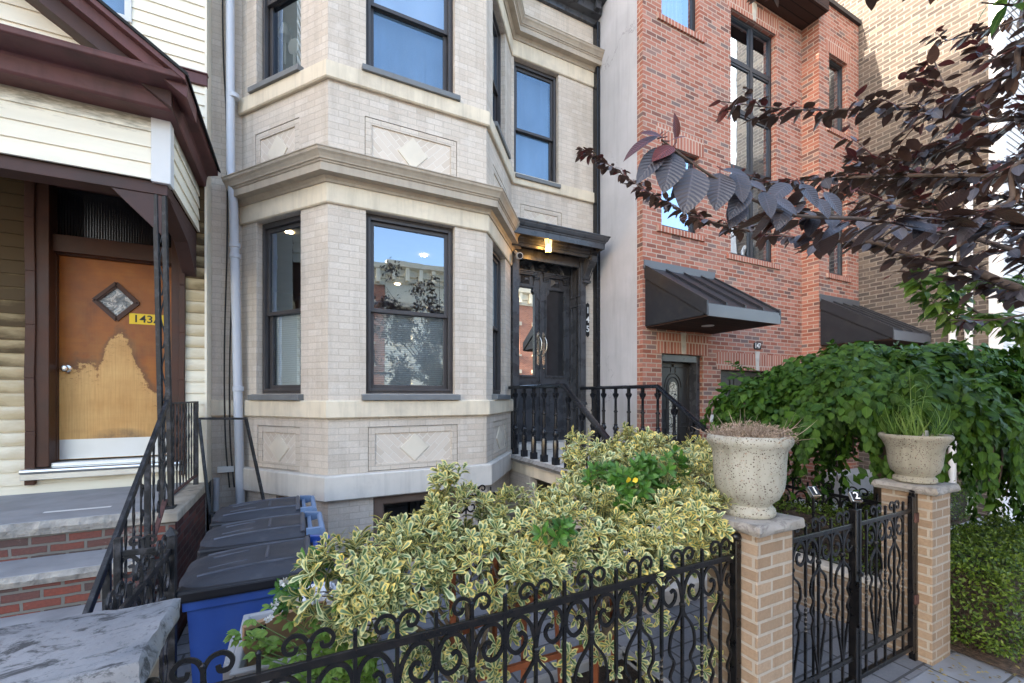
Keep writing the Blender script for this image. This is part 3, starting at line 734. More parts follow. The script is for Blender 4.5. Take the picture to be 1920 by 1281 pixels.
def leaf_door(a0, a1, glassy):
    m = MB(); zt = 4.28; w_ = .085; ga, gb = a0+.11, a1-.12
    z_g0, z_g1 = 2.38, 3.80
    m.wall(FD, a0, a1, 1.305, zt, [(ga,gb,z_g0,z_g1,.03)])
    for z0, z1 in ((z_g0,z_g1),(1.45,2.12)):
        m.frame(FD,ga-.03,gb+.03,z0-.03,z1+.03,.022,-.005,.022); m.frame(FD,ga-.012,gb+.012,z0-.012,z1+.012,.014,-.005,.012)
    m.fbox(FD,ga+.05,gb-.05,1.53,2.04,-.005,.014)
    m.fbox(FD,a0+.0,a1,2.19,2.225,0,.03); m.fbox(FD,a0,a1,2.225,2.25,0,.016)
    # carved head: pyramid block, capital strips, entablature and a fan in a round arch
    c = (ga+gb)/2; hw = (gb-ga)/2+.05
    m.add([FD.p(c-.085,3.86),FD.p(c+.085,3.86),FD.p(c+.085,3.99),FD.p(c-.085,3.99),FD.p(c-.03,3.91,.05),FD.p(c+.03,3.91,.05),FD.p(c+.03,3.945,.05),FD.p(c-.03,3.945,.05)],
          [(0,1,5,4),(1,2,6,5),(2,3,7,6),(3,0,4,7),(4,5,6,7)])
    for sx in (-1, 1):
        x = c+sx*(hw-.02)
        for k, (dz, o) in enumerate(((3.92,.03),(3.945,.042),(3.97,.055))): m.fbox(FD,x-.045-k*.004,x+.045+k*.004,dz,dz+.018,0,o)
    for k, (dz, o, e) in enumerate(((4.0,.045,.0),(4.022,.058,.012),(4.046,.07,.022))): m.fbox(FD,c-hw-e-.02,c+hw+e+.02,dz,dz+.02,0,o)
    for r, tr, o in ((.155,.022,.035),(.128,.014,.03),(.10,.012,.028)):
        m.tube([FD.p(c+r*math.cos(PI*k/16), 4.066+r*math.sin(PI*k/16), o*.6) for k in range(17)], tr, 6)
    for k in range(7):
        an = PI*(k+.5)/7; m.tube([FD.p(c+.02*math.cos(an),4.072+.02*math.sin(an),.012),FD.p(c+.055*math.cos(an),4.072+.055*math.sin(an),.022),FD.p(c+.085*math.cos(an),4.072+.085*math.sin(an),.012)], [.005,.012,.006], 6)
    d = m.build('door', M['black_wood'], H5, bevel=.002)
    g = MB()
    if glassy:
        g.face([FD.p(ga,z_g0,-.02),FD.p(gb,z_g0,-.02),FD.p(gb,z_g1,-.02),FD.p(ga,z_g1,-.02)]); g.build('glass', M['mirror_glass'], d, recalc=False)
    else:
        g.fbox(FD,ga,gb,z_g0,z_g1,-.03,-.02); g.build('panel', M['black_gloss'], d)
    return d
M['mirror_glass'] = M_glass('silvery_door_glass', .55, 1.5, tint=(.1,.1,.1))
M['black_gloss'] = M_basic('glossy_black_panel', (.02,.021,.024), .12, var=.2, scale=9., bump=.05, bscale=12.)
mid = DW/2
dl = leaf_door(0, mid, True); dr = leaf_door(mid, DW, False)
ast = MB(); ast.fbox(FD,mid-.035,mid+.0,1.31,4.05,0,.02); ast.fbox(FD,mid-.03,mid-.004,1.31,4.0,.02,.035)
ast.prism([(mid-.16,3.75),(mid-.04,3.6),(mid+.05,3.6),(mid+.16,3.75),(mid+.13,3.95),(mid+.09,4.06),(mid-.09,4.06),(mid-.13,3.95)], FD.p, .0, .018)
for x, z in ((0,4.10),(-.03,4.16),(.03,4.16),(0,4.19),(0,4.145)): ast.lathe([(.0,-.03),(.03,-.012),(.034,.008),(.012,.03)], FD.p(mid+x,z,.04), 8)
ast.build('carved_meeting_stile', M['black_wood'], dl, bevel=.003)
for s_, d in ((-1,dl),(1,dr)):
    x = mid + s_*.05; m = MB()
    pl = [(x-.026,2.58),(x+.026,2.58),(x+.026,3.06),(x,3.10),(x-.026,3.06)]; m.prism([(x,2.54)]+[pl[1],pl[2],pl[3],pl[4],pl[0]], FD.p, .0, .006)
    m.tube(catmull([FD.p(x,3.04,.01),FD.p(x+.006,3.0,.05),FD.p(x+.02,2.93,.075),FD.p(x+.018,2.83,.078),FD.p(x,2.74,.055),FD.p(x-.004,2.70,.01)],5), .010, 8)
    if s_ > 0: m.lathe([(0,-.02),(.02,-.012),(.022,.006),(0,.012)], FD.p(x,2.5,.015), 12)
    m.build('handle', M['chrome'], d, smooth=50)
# hood over the door
hd = MB(); hp = [(2.62,FY),(4.37,FY)]
def hood_ring(prof):
    hd.sweep([(2.62,FY+.02),(2.62,5.33),(4.37,5.33),(4.37,FY+.02)][1:3], prof)
HX0, HX1, HYF = 2.66, 4.33, 5.38
hd.box(HX0,HX1,HYF,FY,4.44,4.47)
hd.sweep([(HX0,FY),(HX0,HYF),(HX1,HYF),(HX1,FY)], [(-.02,4.345),(.01,4.345),(.012,4.43),(.022,4.437),(.024,4.455),(.04,4.46),(.06,4.50),(.064,4.52),(.075,4.522),(.075,4.54),(-.05,4.56)])
hd.sweep([(HX0+.16,FY),(HX0+.16,HYF+.22),(HX1-.14,HYF+.22),(HX1-.14,FY)], [(-.03,4.26),(.0,4.26),(.01,4.30),(.03,4.31),(.035,4.36),(.06,4.37),(.06,4.45),(-.03,4.45)])
hd.box(DX0-.1,DX1+.1,5.80,5.86,4.15,4.32)
hd.add([(HX0,FY,4.56),(HX0,HYF,4.55),(HX1,HYF,4.55),(HX1,FY,4.56),(HX0,FY,4.66),(HX1,FY,4.66)], [(0,1,4),(1,2,5,4),(2,3,5)])
HOOD = hd.build('door_hood', M['black_wood'], H5, bevel=.004)
bk = MB()                                       # scrolled console at the hood's right end
S = lambda y, z, x: (x, FY-y, z)
sc = [(.0,4.33),(.30,4.33),(.33,4.28),(.32,4.20),(.27,4.15),(.20,4.12),(.15,4.05),(.12,3.96),(.0,3.94)]
bk.prism(sc, S, 4.22, 4.32); bk.box(4.20,4.34,FY-.34,FY,4.33,4.36); bk.box(4.205,4.335,FY-.15,FY,3.90,3.94)
for x in (4.21,4.33):
    bk.tube([(x,FY-.25+(.07-.004*k)*math.cos(k*.5),4.25+(.07-.004*k)*math.sin(k*.5)) for k in range(16)], .011, 6)
    bk.tube(catmull([(x,FY-.31,4.22),(x,FY-.22,4.12),(x,FY-.14,4.0),(x,FY-.10,3.95)],4), .01, 6)
bk.lathe([(.0,-.05),(.03,-.03),(.045,0)], (4.27,FY-.075,3.90), 8)
bk.build('bracket', M['black_wood'], HOOD, smooth=35)
# lantern and camera
def m_lit():
    t = NT('lit_amber_lantern_glass'); e = t.n('Emission', {'Color':(1.,.66,.30,1),'Strength':.22}); tr = t.n('BsdfTransparent', {'Color':(1.,.80,.5,1)})
    gl = t.n('BsdfGlossy', {'Roughness':.15}); a = t.n('AddShader', {0:e,1:tr}); m_ = t.n('MixShader', {0:.12,1:a,2:gl}); t.t.links.new(m_.outputs[0], t.out.inputs[0]); return t.m
M['lit_glass'] = m_lit()
ln = MB(); L0 = Vector((3.36,5.47,4.27))
for k in range(6):
    a = PI/3*k; b = a+PI/3
    ln.bar(L0+Vector((.074*math.cos(a),.074*math.sin(a),.14)), L0+Vector((.052*math.cos(a),.052*math.sin(a),-.10)), .006)
ln.lathe([(.078,.135),(.06,.15),(.02,.165)], L0, 6); ln.lathe([(.055,-.106),(.055,-.096)], L0, 6)
LAN = ln.build('wall_lantern', M['iron'], H5)
g = MB(); g.lathe([(.049,-.095),(.070,.10),(.071,.135)], L0, 6, cap=False); g.build('lantern_glass', M['lit_glass'], LAN, recalc=False)
g = MB(); g.lathe([(.0,-.06),(.026,-.035),(.031,.0),(.016,.045),(.0,.06)], L0+Vector((0,0,-.02)), 12); g.build('bulb', M['lamp_glow'], LAN, smooth=60)
cm = MB(); c0 = Vector((2.96,5.62,4.12)); ax = Vector((-.25,-.9,-.25)).normalized(); Mx = face_M(c0, ax)
q = MB(); q.lathe([(.043,-.09),(.05,-.08),(.05,.0),(.044,.012),(.040,.012)], (0,0,0), 20); cm.v = [Mx @ v for v in q.v]; cm.f = q.f
cm.bar(c0-ax*.09, c0+Vector((0,.16,.12)), .03)
CAMR = cm.build('security_camera', M['white_paint'], H5, smooth=40)
q = MB(); q.lathe([(.038,.010),(.038,.0135),(.0,.0135)], (0,0,0), 20); q.v = [Mx @ v for v in q.v]; q.build('lens', M['black_gloss'], CAMR)
# house number 1 4 5, one figure above the other
pq = MB(); px, pz = 4.372, 3.32
pq.prism([(px-.032,pz-.26),(px,pz-.29),(px+.032,pz-.26),(px+.032,pz+.26),(px,pz+.29),(px-.032,pz+.26)], lambda a,z,d: (a,FY-d,z), .002, .014)
PLQ = pq.build('house_number', M['black_plate'], H5, bevel=.002)
for k, ch in enumerate('145'): text('figure', ch, .145, face_M((px,FY-.0145,pz+.155-.155*k), (0,-1,0)), M['white_ink'], PLQ)
# downpipes and the party leader
pp = MB(); X0, Y0 = -.635, 5.74
pp.tube([(X0-.03,Y0,9.5),(X0-.02,Y0,4.62),(X0-.012,Y0,4.50)], .043, 14); pp.tube([(X0-.012,Y0,4.55),(X0+.0,Y0,4.35),(X0+.008,Y0,4.2),(X0+.075,Y0,.78)], .046, 14)
for z in (3.72,3.60,2.1,5.4): pp.lathe([(.05,0),(.056,.004),(.056,.05),(.05,.054)], (X0+.01+(4.2-z)*.02*(z<4.2),Y0,z), 14)
pp.build('downpipe', M['white_pvc'], H5, smooth=50)
bx = MB(); bx.box(4.483,4.549,5.745,5.868,.1,8.3); bx.build('leader_pipe', M['black_rail'], H5, bevel=.012)
ob = MB(); ob.box(-.79,-.63,5.80,5.865,1.18,1.245); ob.build('outlet_box', M['white_paint'], H5, bevel=.004)
ob = MB(); ob.tube([(-.80,5.83,1.12),(-.81,5.83,.5)], .03, 10); ob.build('conduit', M['white_pvc'], H5)

cb = MB()
for x0, dx, ph in ((-.735,.03,0.),(-.69,.05,1.7)):
    cb.tube(catmull([(x0,5.83,9.4),(x0-.01,5.82,7.5),(x0+.02*math.sin(ph),5.82,6.0),(x0+dx,5.82,5.2),(x0+dx+.01,5.81,3.9),(x0+dx*.4,5.82,2.6),(x0+.02,5.82,1.6),(x0+.06,5.83,1.0)],6), .008, 6)
tag(cb.build('service_cable', M['ink']), 'pair of slack black cables hanging beside the pale downpipe', 'cable')
# ------------------------------------------------------------------ number 143A: cream sided house with a gabled porch
WY = 5.60
H3 = thing('cream_house', (-2.4,WY,GZ), 'cream clapboard house with maroon gabled porch and worn orange front door', 'house')
F3 = Fr((-6.,WY),(-.86,WY)); e3 = lambda x: x+6.
m = MB(); dop = (e3(-2.22),e3(-1.06),1.33,4.14)
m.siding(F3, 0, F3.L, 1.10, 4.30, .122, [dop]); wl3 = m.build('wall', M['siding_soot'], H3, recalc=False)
m = MB(); wop = (e3(-2.45),e3(-1.475),5.80,7.6)
m.siding(F3, 0, F3.L, 4.30, 5.36, .122, [wop]); m.siding(F3, 0, F3.L, 5.48, 9.4, .122, [wop]); m.build('upper_wall', M['siding'], H3, recalc=False)
m = MB(); m.fbox(F3,0,F3.L+.012,5.36,5.475,-.02,.035); m.fbox(F3,0,F3.L+.02,5.475,5.49,-.02,.05); m.build('trim_band', M['maroon'], H3, bevel=.004)
m = MB()
for q in ([(-.86,WY),(-.86,15)],[(-.86,15),(-6,15)],[(-6,15),(-6,WY)]): m.face([(*q[0],-.1),(*q[1],-.1),(*q[1],9.4),(*q[0],9.4)])
m.face([(-6,WY,9.4),(-.86,WY,9.4),(-.86,15,9.4),(-6,15,9.4)])
m.build('roof', M['roofing'], H3)
m = MB(); m.box(-6,-.86,WY-.01,WY+.3,-.1,1.10); m.build('foundation', M['concrete'], H3)
m = MB(); m.box(-.872,-.852,WY-.018,FY+.0,1.1,9.4); m.build('corner_board', M['siding'], H3)
m = MB(); m.frame(F3,*wop,.055,-.06,.03); m.fbox(F3,wop[0],wop[1],6.7,6.74,-.05,.0)
w3 = m.build('window', M['white_paint'], H3, bevel=.004)
m = MB(); m.face([F3.p(wop[0]+.05,5.85,-.03),F3.p(wop[1]-.05,5.85,-.03),F3.p(wop[1]-.05,7.55,-.03),F3.p(wop[0]+.05,7.55,-.03)]); m.build('pane', M['glass_screen'], w3, recalc=False)
m = MB(); m.fbox(F3,wop[0],wop[1],5.78,7.6,-.13,-.12); m.build('blind', M['shade_blue'], w3)
# doorway
TX0, TX1, DX, DXR = -2.22, -1.06, -2.075, -1.155
m = MB()
wob = [0,.004,-.003,.006,.003,-.004,.002]      # the old casing bulges a little
for x0, x1 in ((TX0-.015,TX0+.055),(TX1-.03,TX1+.02)):
    zs = [1.22+k*(4.20-1.22)/6 for k in range(7)]
    for k in range(6): m.hexa([(x0+wob[k],WY-.05,zs[k]),(x1+wob[k],WY-.05,zs[k]),(x1,WY+.03,zs[k]),(x0,WY+.03,zs[k]),(x0+wob[k+1],WY-.05,zs[k+1]),(x1+wob[k+1],WY-.05,zs[k+1]),(x1,WY+.03,zs[k+1]),(x0,WY+.03,zs[k+1])])
m.box(TX0+.04,DX+.0,WY-.03,WY+.24,1.38,4.14); m.box(DXR,TX1-.02,WY-.03,WY+.24,1.38,4.14)
m.box(TX0+.04,TX1-.02,WY+.03,WY+.24,3.435,3.60); m.box(TX0,TX1,WY-.03,WY+.24,4.08,4.22)
m.box(DX-.012,DX+.004,WY+.10,WY+.16,1.40,3.44); m.box(DX,DXR,WY+.10,WY+.15,3.425,3.445)
cs3 = m.build('door_frame', M['brown_trim'], H3, bevel=.005)
tg = MB(); tg.face([(DX,WY+.13,3.6),(DXR,WY+.13,3.6),(DXR,WY+.13,4.1),(DX,WY+.13,4.1)])
def m_fluted():
    t = NT('dark_fluted_transom_glass'); s = t.n('SeparateXYZ', {0:t.coord()})
    t.bsdf((.010,.010,.012), .22, 0., t.bump(t.math('SINE', t.math('MULTIPLY', s.outputs[0], 300.)), .5, .003), .6); return t.m
tg.build('transom_glass', m_fluted(), cs3, recalc=False)
m = MB(); m.box(TX0-.02,TX1,WY-.10,WY+.20,1.335,1.375); m.tube([(TX0-.02,WY-.10,1.352),(TX1,WY-.10,1.352)], .026, 10); m.box(TX0-.03,TX1,WY-.085,WY+.02,1.27,1.33); m.box(DX,DXR,WY+.0,WY+.2,1.375,1.41)
m.build('threshold', M['alu'], H3, bevel=.004)
DR = bpy.data.objects.new('x', None); bpy.data.objects.remove(DR)
class Off: pass
m = MB(); dc, dz = -1.64, 3.012
fd = Fr((DX,WY+.155),(DXR,WY+.155)); a = dc-DX
hw, hh = .175, .19
o = [(0,1.42),(fd.L,1.42),(fd.L,3.425),(0,3.425)]; d4 = [(a,dz-hh),(a+hw,dz),(a,dz+hh),(a-hw,dz)]
def seam(p, q): m.face([fd.p(*x) for x in (p+q)])
m.face([fd.p(*o[0]),fd.p(*o[1]),fd.p(*d4[1]),fd.p(*d4[0])]); m.face([fd.p(*o[1]),fd.p(*o[2]),fd.p(*d4[2]),fd.p(*d4[1])])
m.face([fd.p(*o[2]),fd.p(*o[3]),fd.p(*d4[3]),fd.p(*d4[2])]); m.face([fd.p(*o[3]),fd.p(*o[0]),fd.p(*d4[0]),fd.p(*d4[3])])
off = Vector((DX,WY+.155,1.42))
# the door mesh keeps its own origin at the hinge corner so its wear is mapped on the door
dm = bpy.data.meshes.new('door'); dm.from_pydata([tuple(v-off) for v in m.v],[],m.f); dm.materials.append(M['door_orange'])
D3 = bpy.data.objects.new('door', dm); COL.objects.link(D3); D3.parent = H3; D3.location = off-WL[H3]; WL[D3] = off
m = MB()
for k in range(4):
    p, q = d4[k], d4[(k+1)%4]; m.bar(fd.p(*p,.008), fd.p(*q,.008), .03, .022, up=(fd.n.x,fd.n.y,0))
    p2 = [(a+(x-a)*.86, dz+(z-dz)*.86) for x, z in (p, q)]; m.bar(fd.p(*p2[0],.004), fd.p(*p2[1],.004), .02, .012, up=(fd.n.x,fd.n.y,0))
m.build('window_moulding', M['brown_trim'], D3)
def m_lite():
    t = NT('painted_door_lite'); c = t.coord(); n = t.noise(c, 9., 5., .6, 1.5)
    cc = t.ramp(n.outputs[0], [(.35,(.035,.035,.035)),(.48,(.16,.15,.14)),(.53,(.50,.44,.38)),(.58,(.09,.09,.09)),(.75,(.03,.03,.032))])
    t.bsdf(cc, .1, 0., t.bump(n.outputs[0], .6, .02), .7); return t.m
g = MB(); g.face([fd.p(*p,-.012) for p in d4]); g.build('door_glass', m_lite(), D3, recalc=False)
m = MB(); m.fbox(fd,.008,fd.L-.004,1.425,1.617,.0,.006)
for x in (.05,.33,.6,.88):
    for z in (1.44,1.60): m.lathe([(.0,-.003),(.006,-.002),(.006,.002)], fd.p(x,z,.006), 6)
m.build('kick_plate', M['alu_plate'], D3)
m = MB(); q = MB(); q.lathe([(.034,0),(.036,.008),(.016,.014),(.014,.035),(.026,.045),(.031,.06),(.026,.075),(.012,.08)], (0,0,0), 18); Mx = face_M(fd.p(.062,2.315), (0,-1,0)); m.v = [Mx@v for v in q.v]; m.f = q.f; m.build('knob', M['chrome'], D3, smooth=50)
m = MB(); m.fbox(fd,.535,.835,2.795,2.905,.001,.004); np_ = m.build('number_plate', M['yellow'], D3)
text('figures', '143A', .108, face_M(fd.p(.685,2.848,.0045), (0,-1,0)), M['ink'], np_, .001, sx=1.05)

# porch: beam faced with siding, pediment, cornice returns, post
m = MB(); FP = Fr((-3.4,4.40),(-.93,4.40)); FS = Fr((-.93,4.40),(-.93,WY))
m.siding(FP, 0, FP.L-.10, 3.79, 4.30, .128); m.siding(FS, .02, FS.L, 3.79, 4.30, .128)
P3_ = m.build('porch_siding', M['siding_mildew'], H3, recalc=False)
m = MB(); m.box(-1.04,-.913,4.382,4.50,3.775,4.29); m.build('corner_trim', M['white_paint'], H3, bevel=.004)
m = MB(); m.box(-3.4,-.94,4.42,4.60,3.69,3.788); m.box(-1.08,-.945,4.60,WY,3.69,3.788); m.box(-3.4,-1.08,4.60,WY-.02,4.31,4.33)
m.prism([(-1.30,3.69),(-.98,3.69),(-.98,3.36)], lambda x,z,d: (x,d,z), 4.43, 4.46)
m.add([(-.945,4.5,3.69),(-.945,WY,3.69),(-1.08,WY,3.69),(-1.08,4.5,3.69),(-.945,5.2,3.55),(-.945,WY,3.30),(-1.06,WY,3.30),(-1.06,5.2,3.55)], [(0,1,5,4),(1,2,6,5),(2,3,7,6),(3,0,4,7),(4,5,6,7)])
m.build('porch_beam', M['maroon_dark'], H3, bevel=.004)
m = MB(); cpath = [(-3.4,4.40),(-.93,4.40),(-.93,WY)]
def csweep(prof_f, prof_s, name, mat):
    s = MB(); n = len(prof_f)
    for i, (o, z) in enumerate(prof_f): s.v.append(Vector((-3.4,4.40-o,z)))
    for i in range(n): s.v.append(Vector((-.93+prof_s[i][0],4.40-prof_f[i][0],prof_f[i][1])))
    for i in range(n): s.v.append(Vector((-.93+prof_s[i][0],WY,prof_s[i][1])))
    for r in range(2):
        for j in range(n): s.f.append((r*n+j, r*n+(j+1)%n, (r+1)*n+(j+1)%n, (r+1)*n+j))
    s.f.append(tuple(range(n))[::-1]); s.f.append(tuple(2*n+j for j in range(n)))
    return s.build(name, mat, H3, bevel=.004)
pf = [(-.02,4.285),(.17,4.285),(.185,4.30),(.20,4.395),(.215,4.41),(.385,4.43),(.40,4.437),(.405,4.462),(.41,4.475),(-.02,4.50)]
ps = [(-.02,4.285),(.065,4.285),(.072,4.30),(.08,4.395),(.09,4.41),(.165,4.43),(.175,4.437),(.178,4.462),(.18,4.475),(-.02,4.50)]
csweep(pf, ps, 'porch_cornice', M['maroon'])
# gable: peak over the porch's middle
px, pz, sl = -2.05, 5.39, .70
def rake(y0, y1, drop0, drop1, name, mat, xr=-.742):
    s = MB()
    for sg in (1, -1):
        xe = xr if sg > 0 else 2*px-xr
        ze = pz-sl*abs(xe-px)
        s.prism([(px,pz-drop0),(xe,ze-drop0),(xe,ze-drop1),(px,pz-drop1)], lambda x,z,d: (x,d,z), y0, y1)
    return s.build(name, mat, H3, bevel=.004)
rake(3.985, 4.40, .012, .055, 'rake_cornice', M['maroon']); rake(4.05, 4.40, .056, .15, 'rake_cornice', M['maroon']); rake(4.16, 4.40, .152, .275, 'rake_cornice', M['maroon_dark'], -.86)
s = MB()
for sg in (1, -1):
    xe = -.725 if sg > 0 else 2*px+.725
    ze = pz-sl*abs(xe-px)
    s.add([(px,3.97,pz+.012),(xe,3.97,ze+.012),(xe,WY-.04,ze+.012),(px,WY-.04,pz+.012),(px,3.97,pz-.010),(xe,3.97,ze-.010),(xe,WY-.04,ze-.010),(px,WY-.04,pz-.010)],
          [(0,1,2,3),(4,5,6,7),(0,1,5,4),(1,2,6,5),(2,3,7,6),(3,0,4,7)])
s.build('porch_roof', M['roofing'], H3)
s = MB(); z = 4.48
while z < 5.2:
    hw_ = (pz-z-.2)/sl
    if hw_ > .1:
        FT = Fr((px-hw_,4.36),(px+hw_,4.36)); s.siding(FT, 0, FT.L, z, z+.122, .122)
    z += .122
s.build('pediment_siding', M['siding'], H3, recalc=False)
# iron post, two straps with a scroll between
m = MB(); b0, b1 = Vector((-.945,4.42,1.12)), Vector((-.995,4.44,3.72))
for dx in (-.028,.028): m.bar(b0+Vector((dx,0,0)), b1+Vector((dx,0,0)), .026, .036)
for k in range(6):
    q = b0.lerp(b1, (k+.5)/6); m.tube([q+Vector((.014*math.sin(t*.7),0,-.2+.04*t)) for t in range(11)], .007, 6)
m.box(-1.0,-.89,4.37,4.48,1.125,1.14)
m.build('porch_post', M['iron_worn'], H3, bevel=.003)
m = MB(); m.bar((-3.18,4.44,1.14),(-3.18,4.44,3.72),.036); m.bar((-3.12,4.44,1.14),(-3.12,4.44,3.72),.036); m.build('porch_post', M['iron_worn'], H3, bevel=.003)

# ------------------------------------------------------------------ bluestone and brick stoop of 143A
S3 = thing('brick_stoop', (-2.0,4.3,GZ), 'brick and bluestone stoop with rough slab edge below the orange door', 'stoop')
steps = [(1.14,4.33),(.87,3.97),(.60,3.61),(.33,3.25)]
for k, (z, y) in enumerate(steps):
    yb = WY-.02 if k == 0 else steps[k-1][1]+.06
    m = MB(); m.box(-3.2,-1.0,y,yb,z-.07,z); m.build('tread', M['bluestone'], S3, bevel=.008)
    m = MB(); n = 40
    for i in range(n):                      # broken front edge
        x0 = -3.2+2.2*i/n; x1 = -3.2+2.2*(i+1)/n
        f0 = .012+.02*noise.noise(Vector((x0*6,k,0)))+.012*noise.noise(Vector((x0*19,k,3))); f1 = .012+.02*noise.noise(Vector((x1*6,k,0)))+.012*noise.noise(Vector((x1*19,k,3)))
        zl = z-.08-(.025 if k == 0 else 0); zm_ = (z+zl)/2
        m.face([(x0,y,z-.004),(x1,y,z-.004),(x1,y-f1,zm_),(x0,y-f0,zm_)]); m.face([(x0,y-f0,zm_),(x1,y-f1,zm_),(x1,y+.005,zl),(x0,y+.005,zl)])
    m.build('slab_edge', M['rough_stone'], S3, recalc=False, smooth=60)
    m = MB(); m.box(-3.2,-1.0,y+.025,yb,(steps[k+1][0] if k < 3 else GZ)-.01,z-.071); m.build('riser', M['stoop_brick'], S3)
m = MB(); m.box(-1.03,-.835,4.25,WY-.02,1.045,1.125); m.build('coping', M['coping'], S3, bevel=.012)
m = MB(); m.box(-1.0,-.862,4.29,WY-.02,-.1,1.043); m.build('cheek_wall', M['dark_brick'], S3)
m = MB(); m.box(-.999,-.863,4.281,4.29,.35,1.042); m.build('cheek_face', M['stoop_brick'], S3)
m = MB(); m.box(-1.75,-1.35,4.60,4.64,1.141,1.143); m.build('paint_mark', M['white_paint'], S3)
# ------------------------------------------------------------------ number 147: red brick house with charcoal canopies
H7 = thing('red_brick_house', (7.2,4.77,GZ), 'modern red brick house with black framed windows and charcoal metal canopies', 'house')
X7, XO, XE, Y7, YO = 4.55, 8.51, 9.87, 4.77, 4.47
FA, FB, FC = Fr((X7,Y7),(XO,Y7)), Fr((XO,Y7),(XO,YO)), Fr((XO,YO),(XE,YO))
ea = lambda x: x-X7; ec = lambda x: x-XO
m = MB()
W1 = (4.93,5.75)
opsA = [(ea(W1[0]),ea(W1[1]),4.62,5.86,.14),(ea(W1[0]),ea(W1[1]),7.80,9.0,.14),(ea(6.50),ea(7.72),4.43,8.55,.16),(ea(4.93),ea(5.83),.65,2.69,.24),(ea(6.25),ea(8.12),GZ,2.48,.2)]
opsC = [(ec(8.84),ec(9.46),4.33,5.95,.14),(ec(8.84),ec(9.46),7.05,8.42,.14),(ec(8.75),ec(9.6),.65,2.75,.2)]
m.wall(FA, 0, FA.L, -.1, 9.3, opsA, uo=.03); m.wall(FB, 0, FB.L, -.1, 9.3, [], uo=7.); m.wall(FC, 0, FC.L, -.1, 9.3, opsC, uo=11.)
FL = Fr((X7,Y7+.115),(X7,Y7)); m.wall(FL, 0, FL.L, -.1, 9.3, [], uo=3.)
m.build('wall', M['red_brick'], H7, recalc=False)
m = MB(); FS7 = Fr((X7+.002,15),(X7+.002,Y7+.115)); m.wall(FS7,0,FS7.L,-.1,9.3); m.build('side_wall', M['stucco'], H7, recalc=False)
m = MB(); m.face([(X7,Y7,9.3),(XO,Y7,9.3),(XO,YO,9.3),(XE,YO,9.3),(XE,15,9.3),(X7,15,9.3)]); m.face([(X7,15,-.1),(XE,15,-.1),(XE,15,9.3),(X7,15,9.3)]); m.face([(XE,15,-.1),(XE,YO,-.1),(XE,YO,9.3),(XE,15,9.3)])
m.box(XO-.04,XE,YO-.05,YO+.3,9.3,9.38); m.box(X7-.03,XO-.04,Y7-.05,Y7+.3,9.3,9.38)
m.build('roof', M['canopy_metal'], H7)
m = MB(); m.box(6.9,XO-.003,4.30,Y7-.003,8.92,9.12); m.build('roof_overhang', M['soffit_wood'], H7, bevel=.004)
# soldier lintels and brick sills
for fr, e_, a0, a1, zs, zt in ((FA,ea,*W1,4.62,5.86),(FA,ea,*W1,7.80,9.0),(FA,ea,6.50,7.72,4.43,8.55),(FC,ec,8.84,9.46,4.33,5.95),(FC,ec,8.84,9.46,7.05,8.42)):
    if zt < 8.95: m = MB(); m.fbox(fr,e_(a0)-.10,e_(a1)+.10,zt+.003,zt+.285,-.02,.004); m.build('soldier_course', M['red_soldier'], H7)
    m = MB(); m.hexa([fr.p(e_(a0)-.1,zs-.105,.03),fr.p(e_(a1)+.1,zs-.105,.03),fr.p(e_(a1)+.1,zs-.105,-.1),fr.p(e_(a0)-.1,zs-.105,-.1),fr.p(e_(a0)-.1,zs-.02,.03),fr.p(e_(a1)+.1,zs-.02,.03),fr.p(e_(a1)+.1,zs+.012,-.13),fr.p(e_(a0)-.1,zs+.012,-.13)])
    m.build('brick_sill', M['red_soldier'], H7, bevel=.004)
for a0, a1, z0, z1 in ((4.83,5.95,2.693,3.0),(6.15,8.22,2.483,2.77)): m = MB(); m.fbox(FA,ea(a0),ea(a1),z0,z1,-.02,.004); m.build('soldier_course', M['red_soldier'], H7)
m = MB()
for fr, e_, x, z0, z1 in ((FA,ea,5.385,2.695,3.03),(FA,ea,7.19,2.485,2.82),(FA,ea,7.11,8.555,8.87)):
    m = MB(); m.prism([(e_(x)-.04,z0),(e_(x)+.04,z0),(e_(x)+.062,z1),(e_(x)-.062,z1)], fr.p, -.02, .012); m.build('keystone', M['keystone'], H7, bevel=.003)
def black_window(fr, a0, a1, z0, z1, vs_, hs, d=-.10, glass='glass_sky', behind='curtain'):
    m = MB(); m.frame(fr,a0+.003,a1-.003,z0+.003,z1-.003,.05,d-.05,d+.02)
    for v in vs_: m.fbox(fr,v-.028,v+.028,z0+.05,z1-.05,d-.045,d+.018)
    hh = [z0]+hs+[z1]; vv = [a0]+vs_+[a1]
    for h in hs: m.fbox(fr,a0+.05,a1-.05,h-.028,h+.028,d-.044,d+.016)
    for i in range(len(hh)-1):
        for j in range(len(vv)-1): m.frame(fr,vv[j]+.03,vv[j+1]-.03,hh[i]+.03,hh[i+1]-.03,.035,d-.03,d+.006)
    w_ = m.build('window', M['win_black'], H7, bevel=.003)
    g = MB(); g.face([fr.p(a0+.02,z0+.02,d-.012),fr.p(a1-.02,z0+.02,d-.012),fr.p(a1-.02,z1-.02,d-.012),fr.p(a0+.02,z1-.02,d-.012)]); g.build('pane', M[glass], w_, recalc=False)
    return w_
w_ = black_window(FA,ea(W1[0]),ea(W1[1]),4.62,5.86,[],[]); 
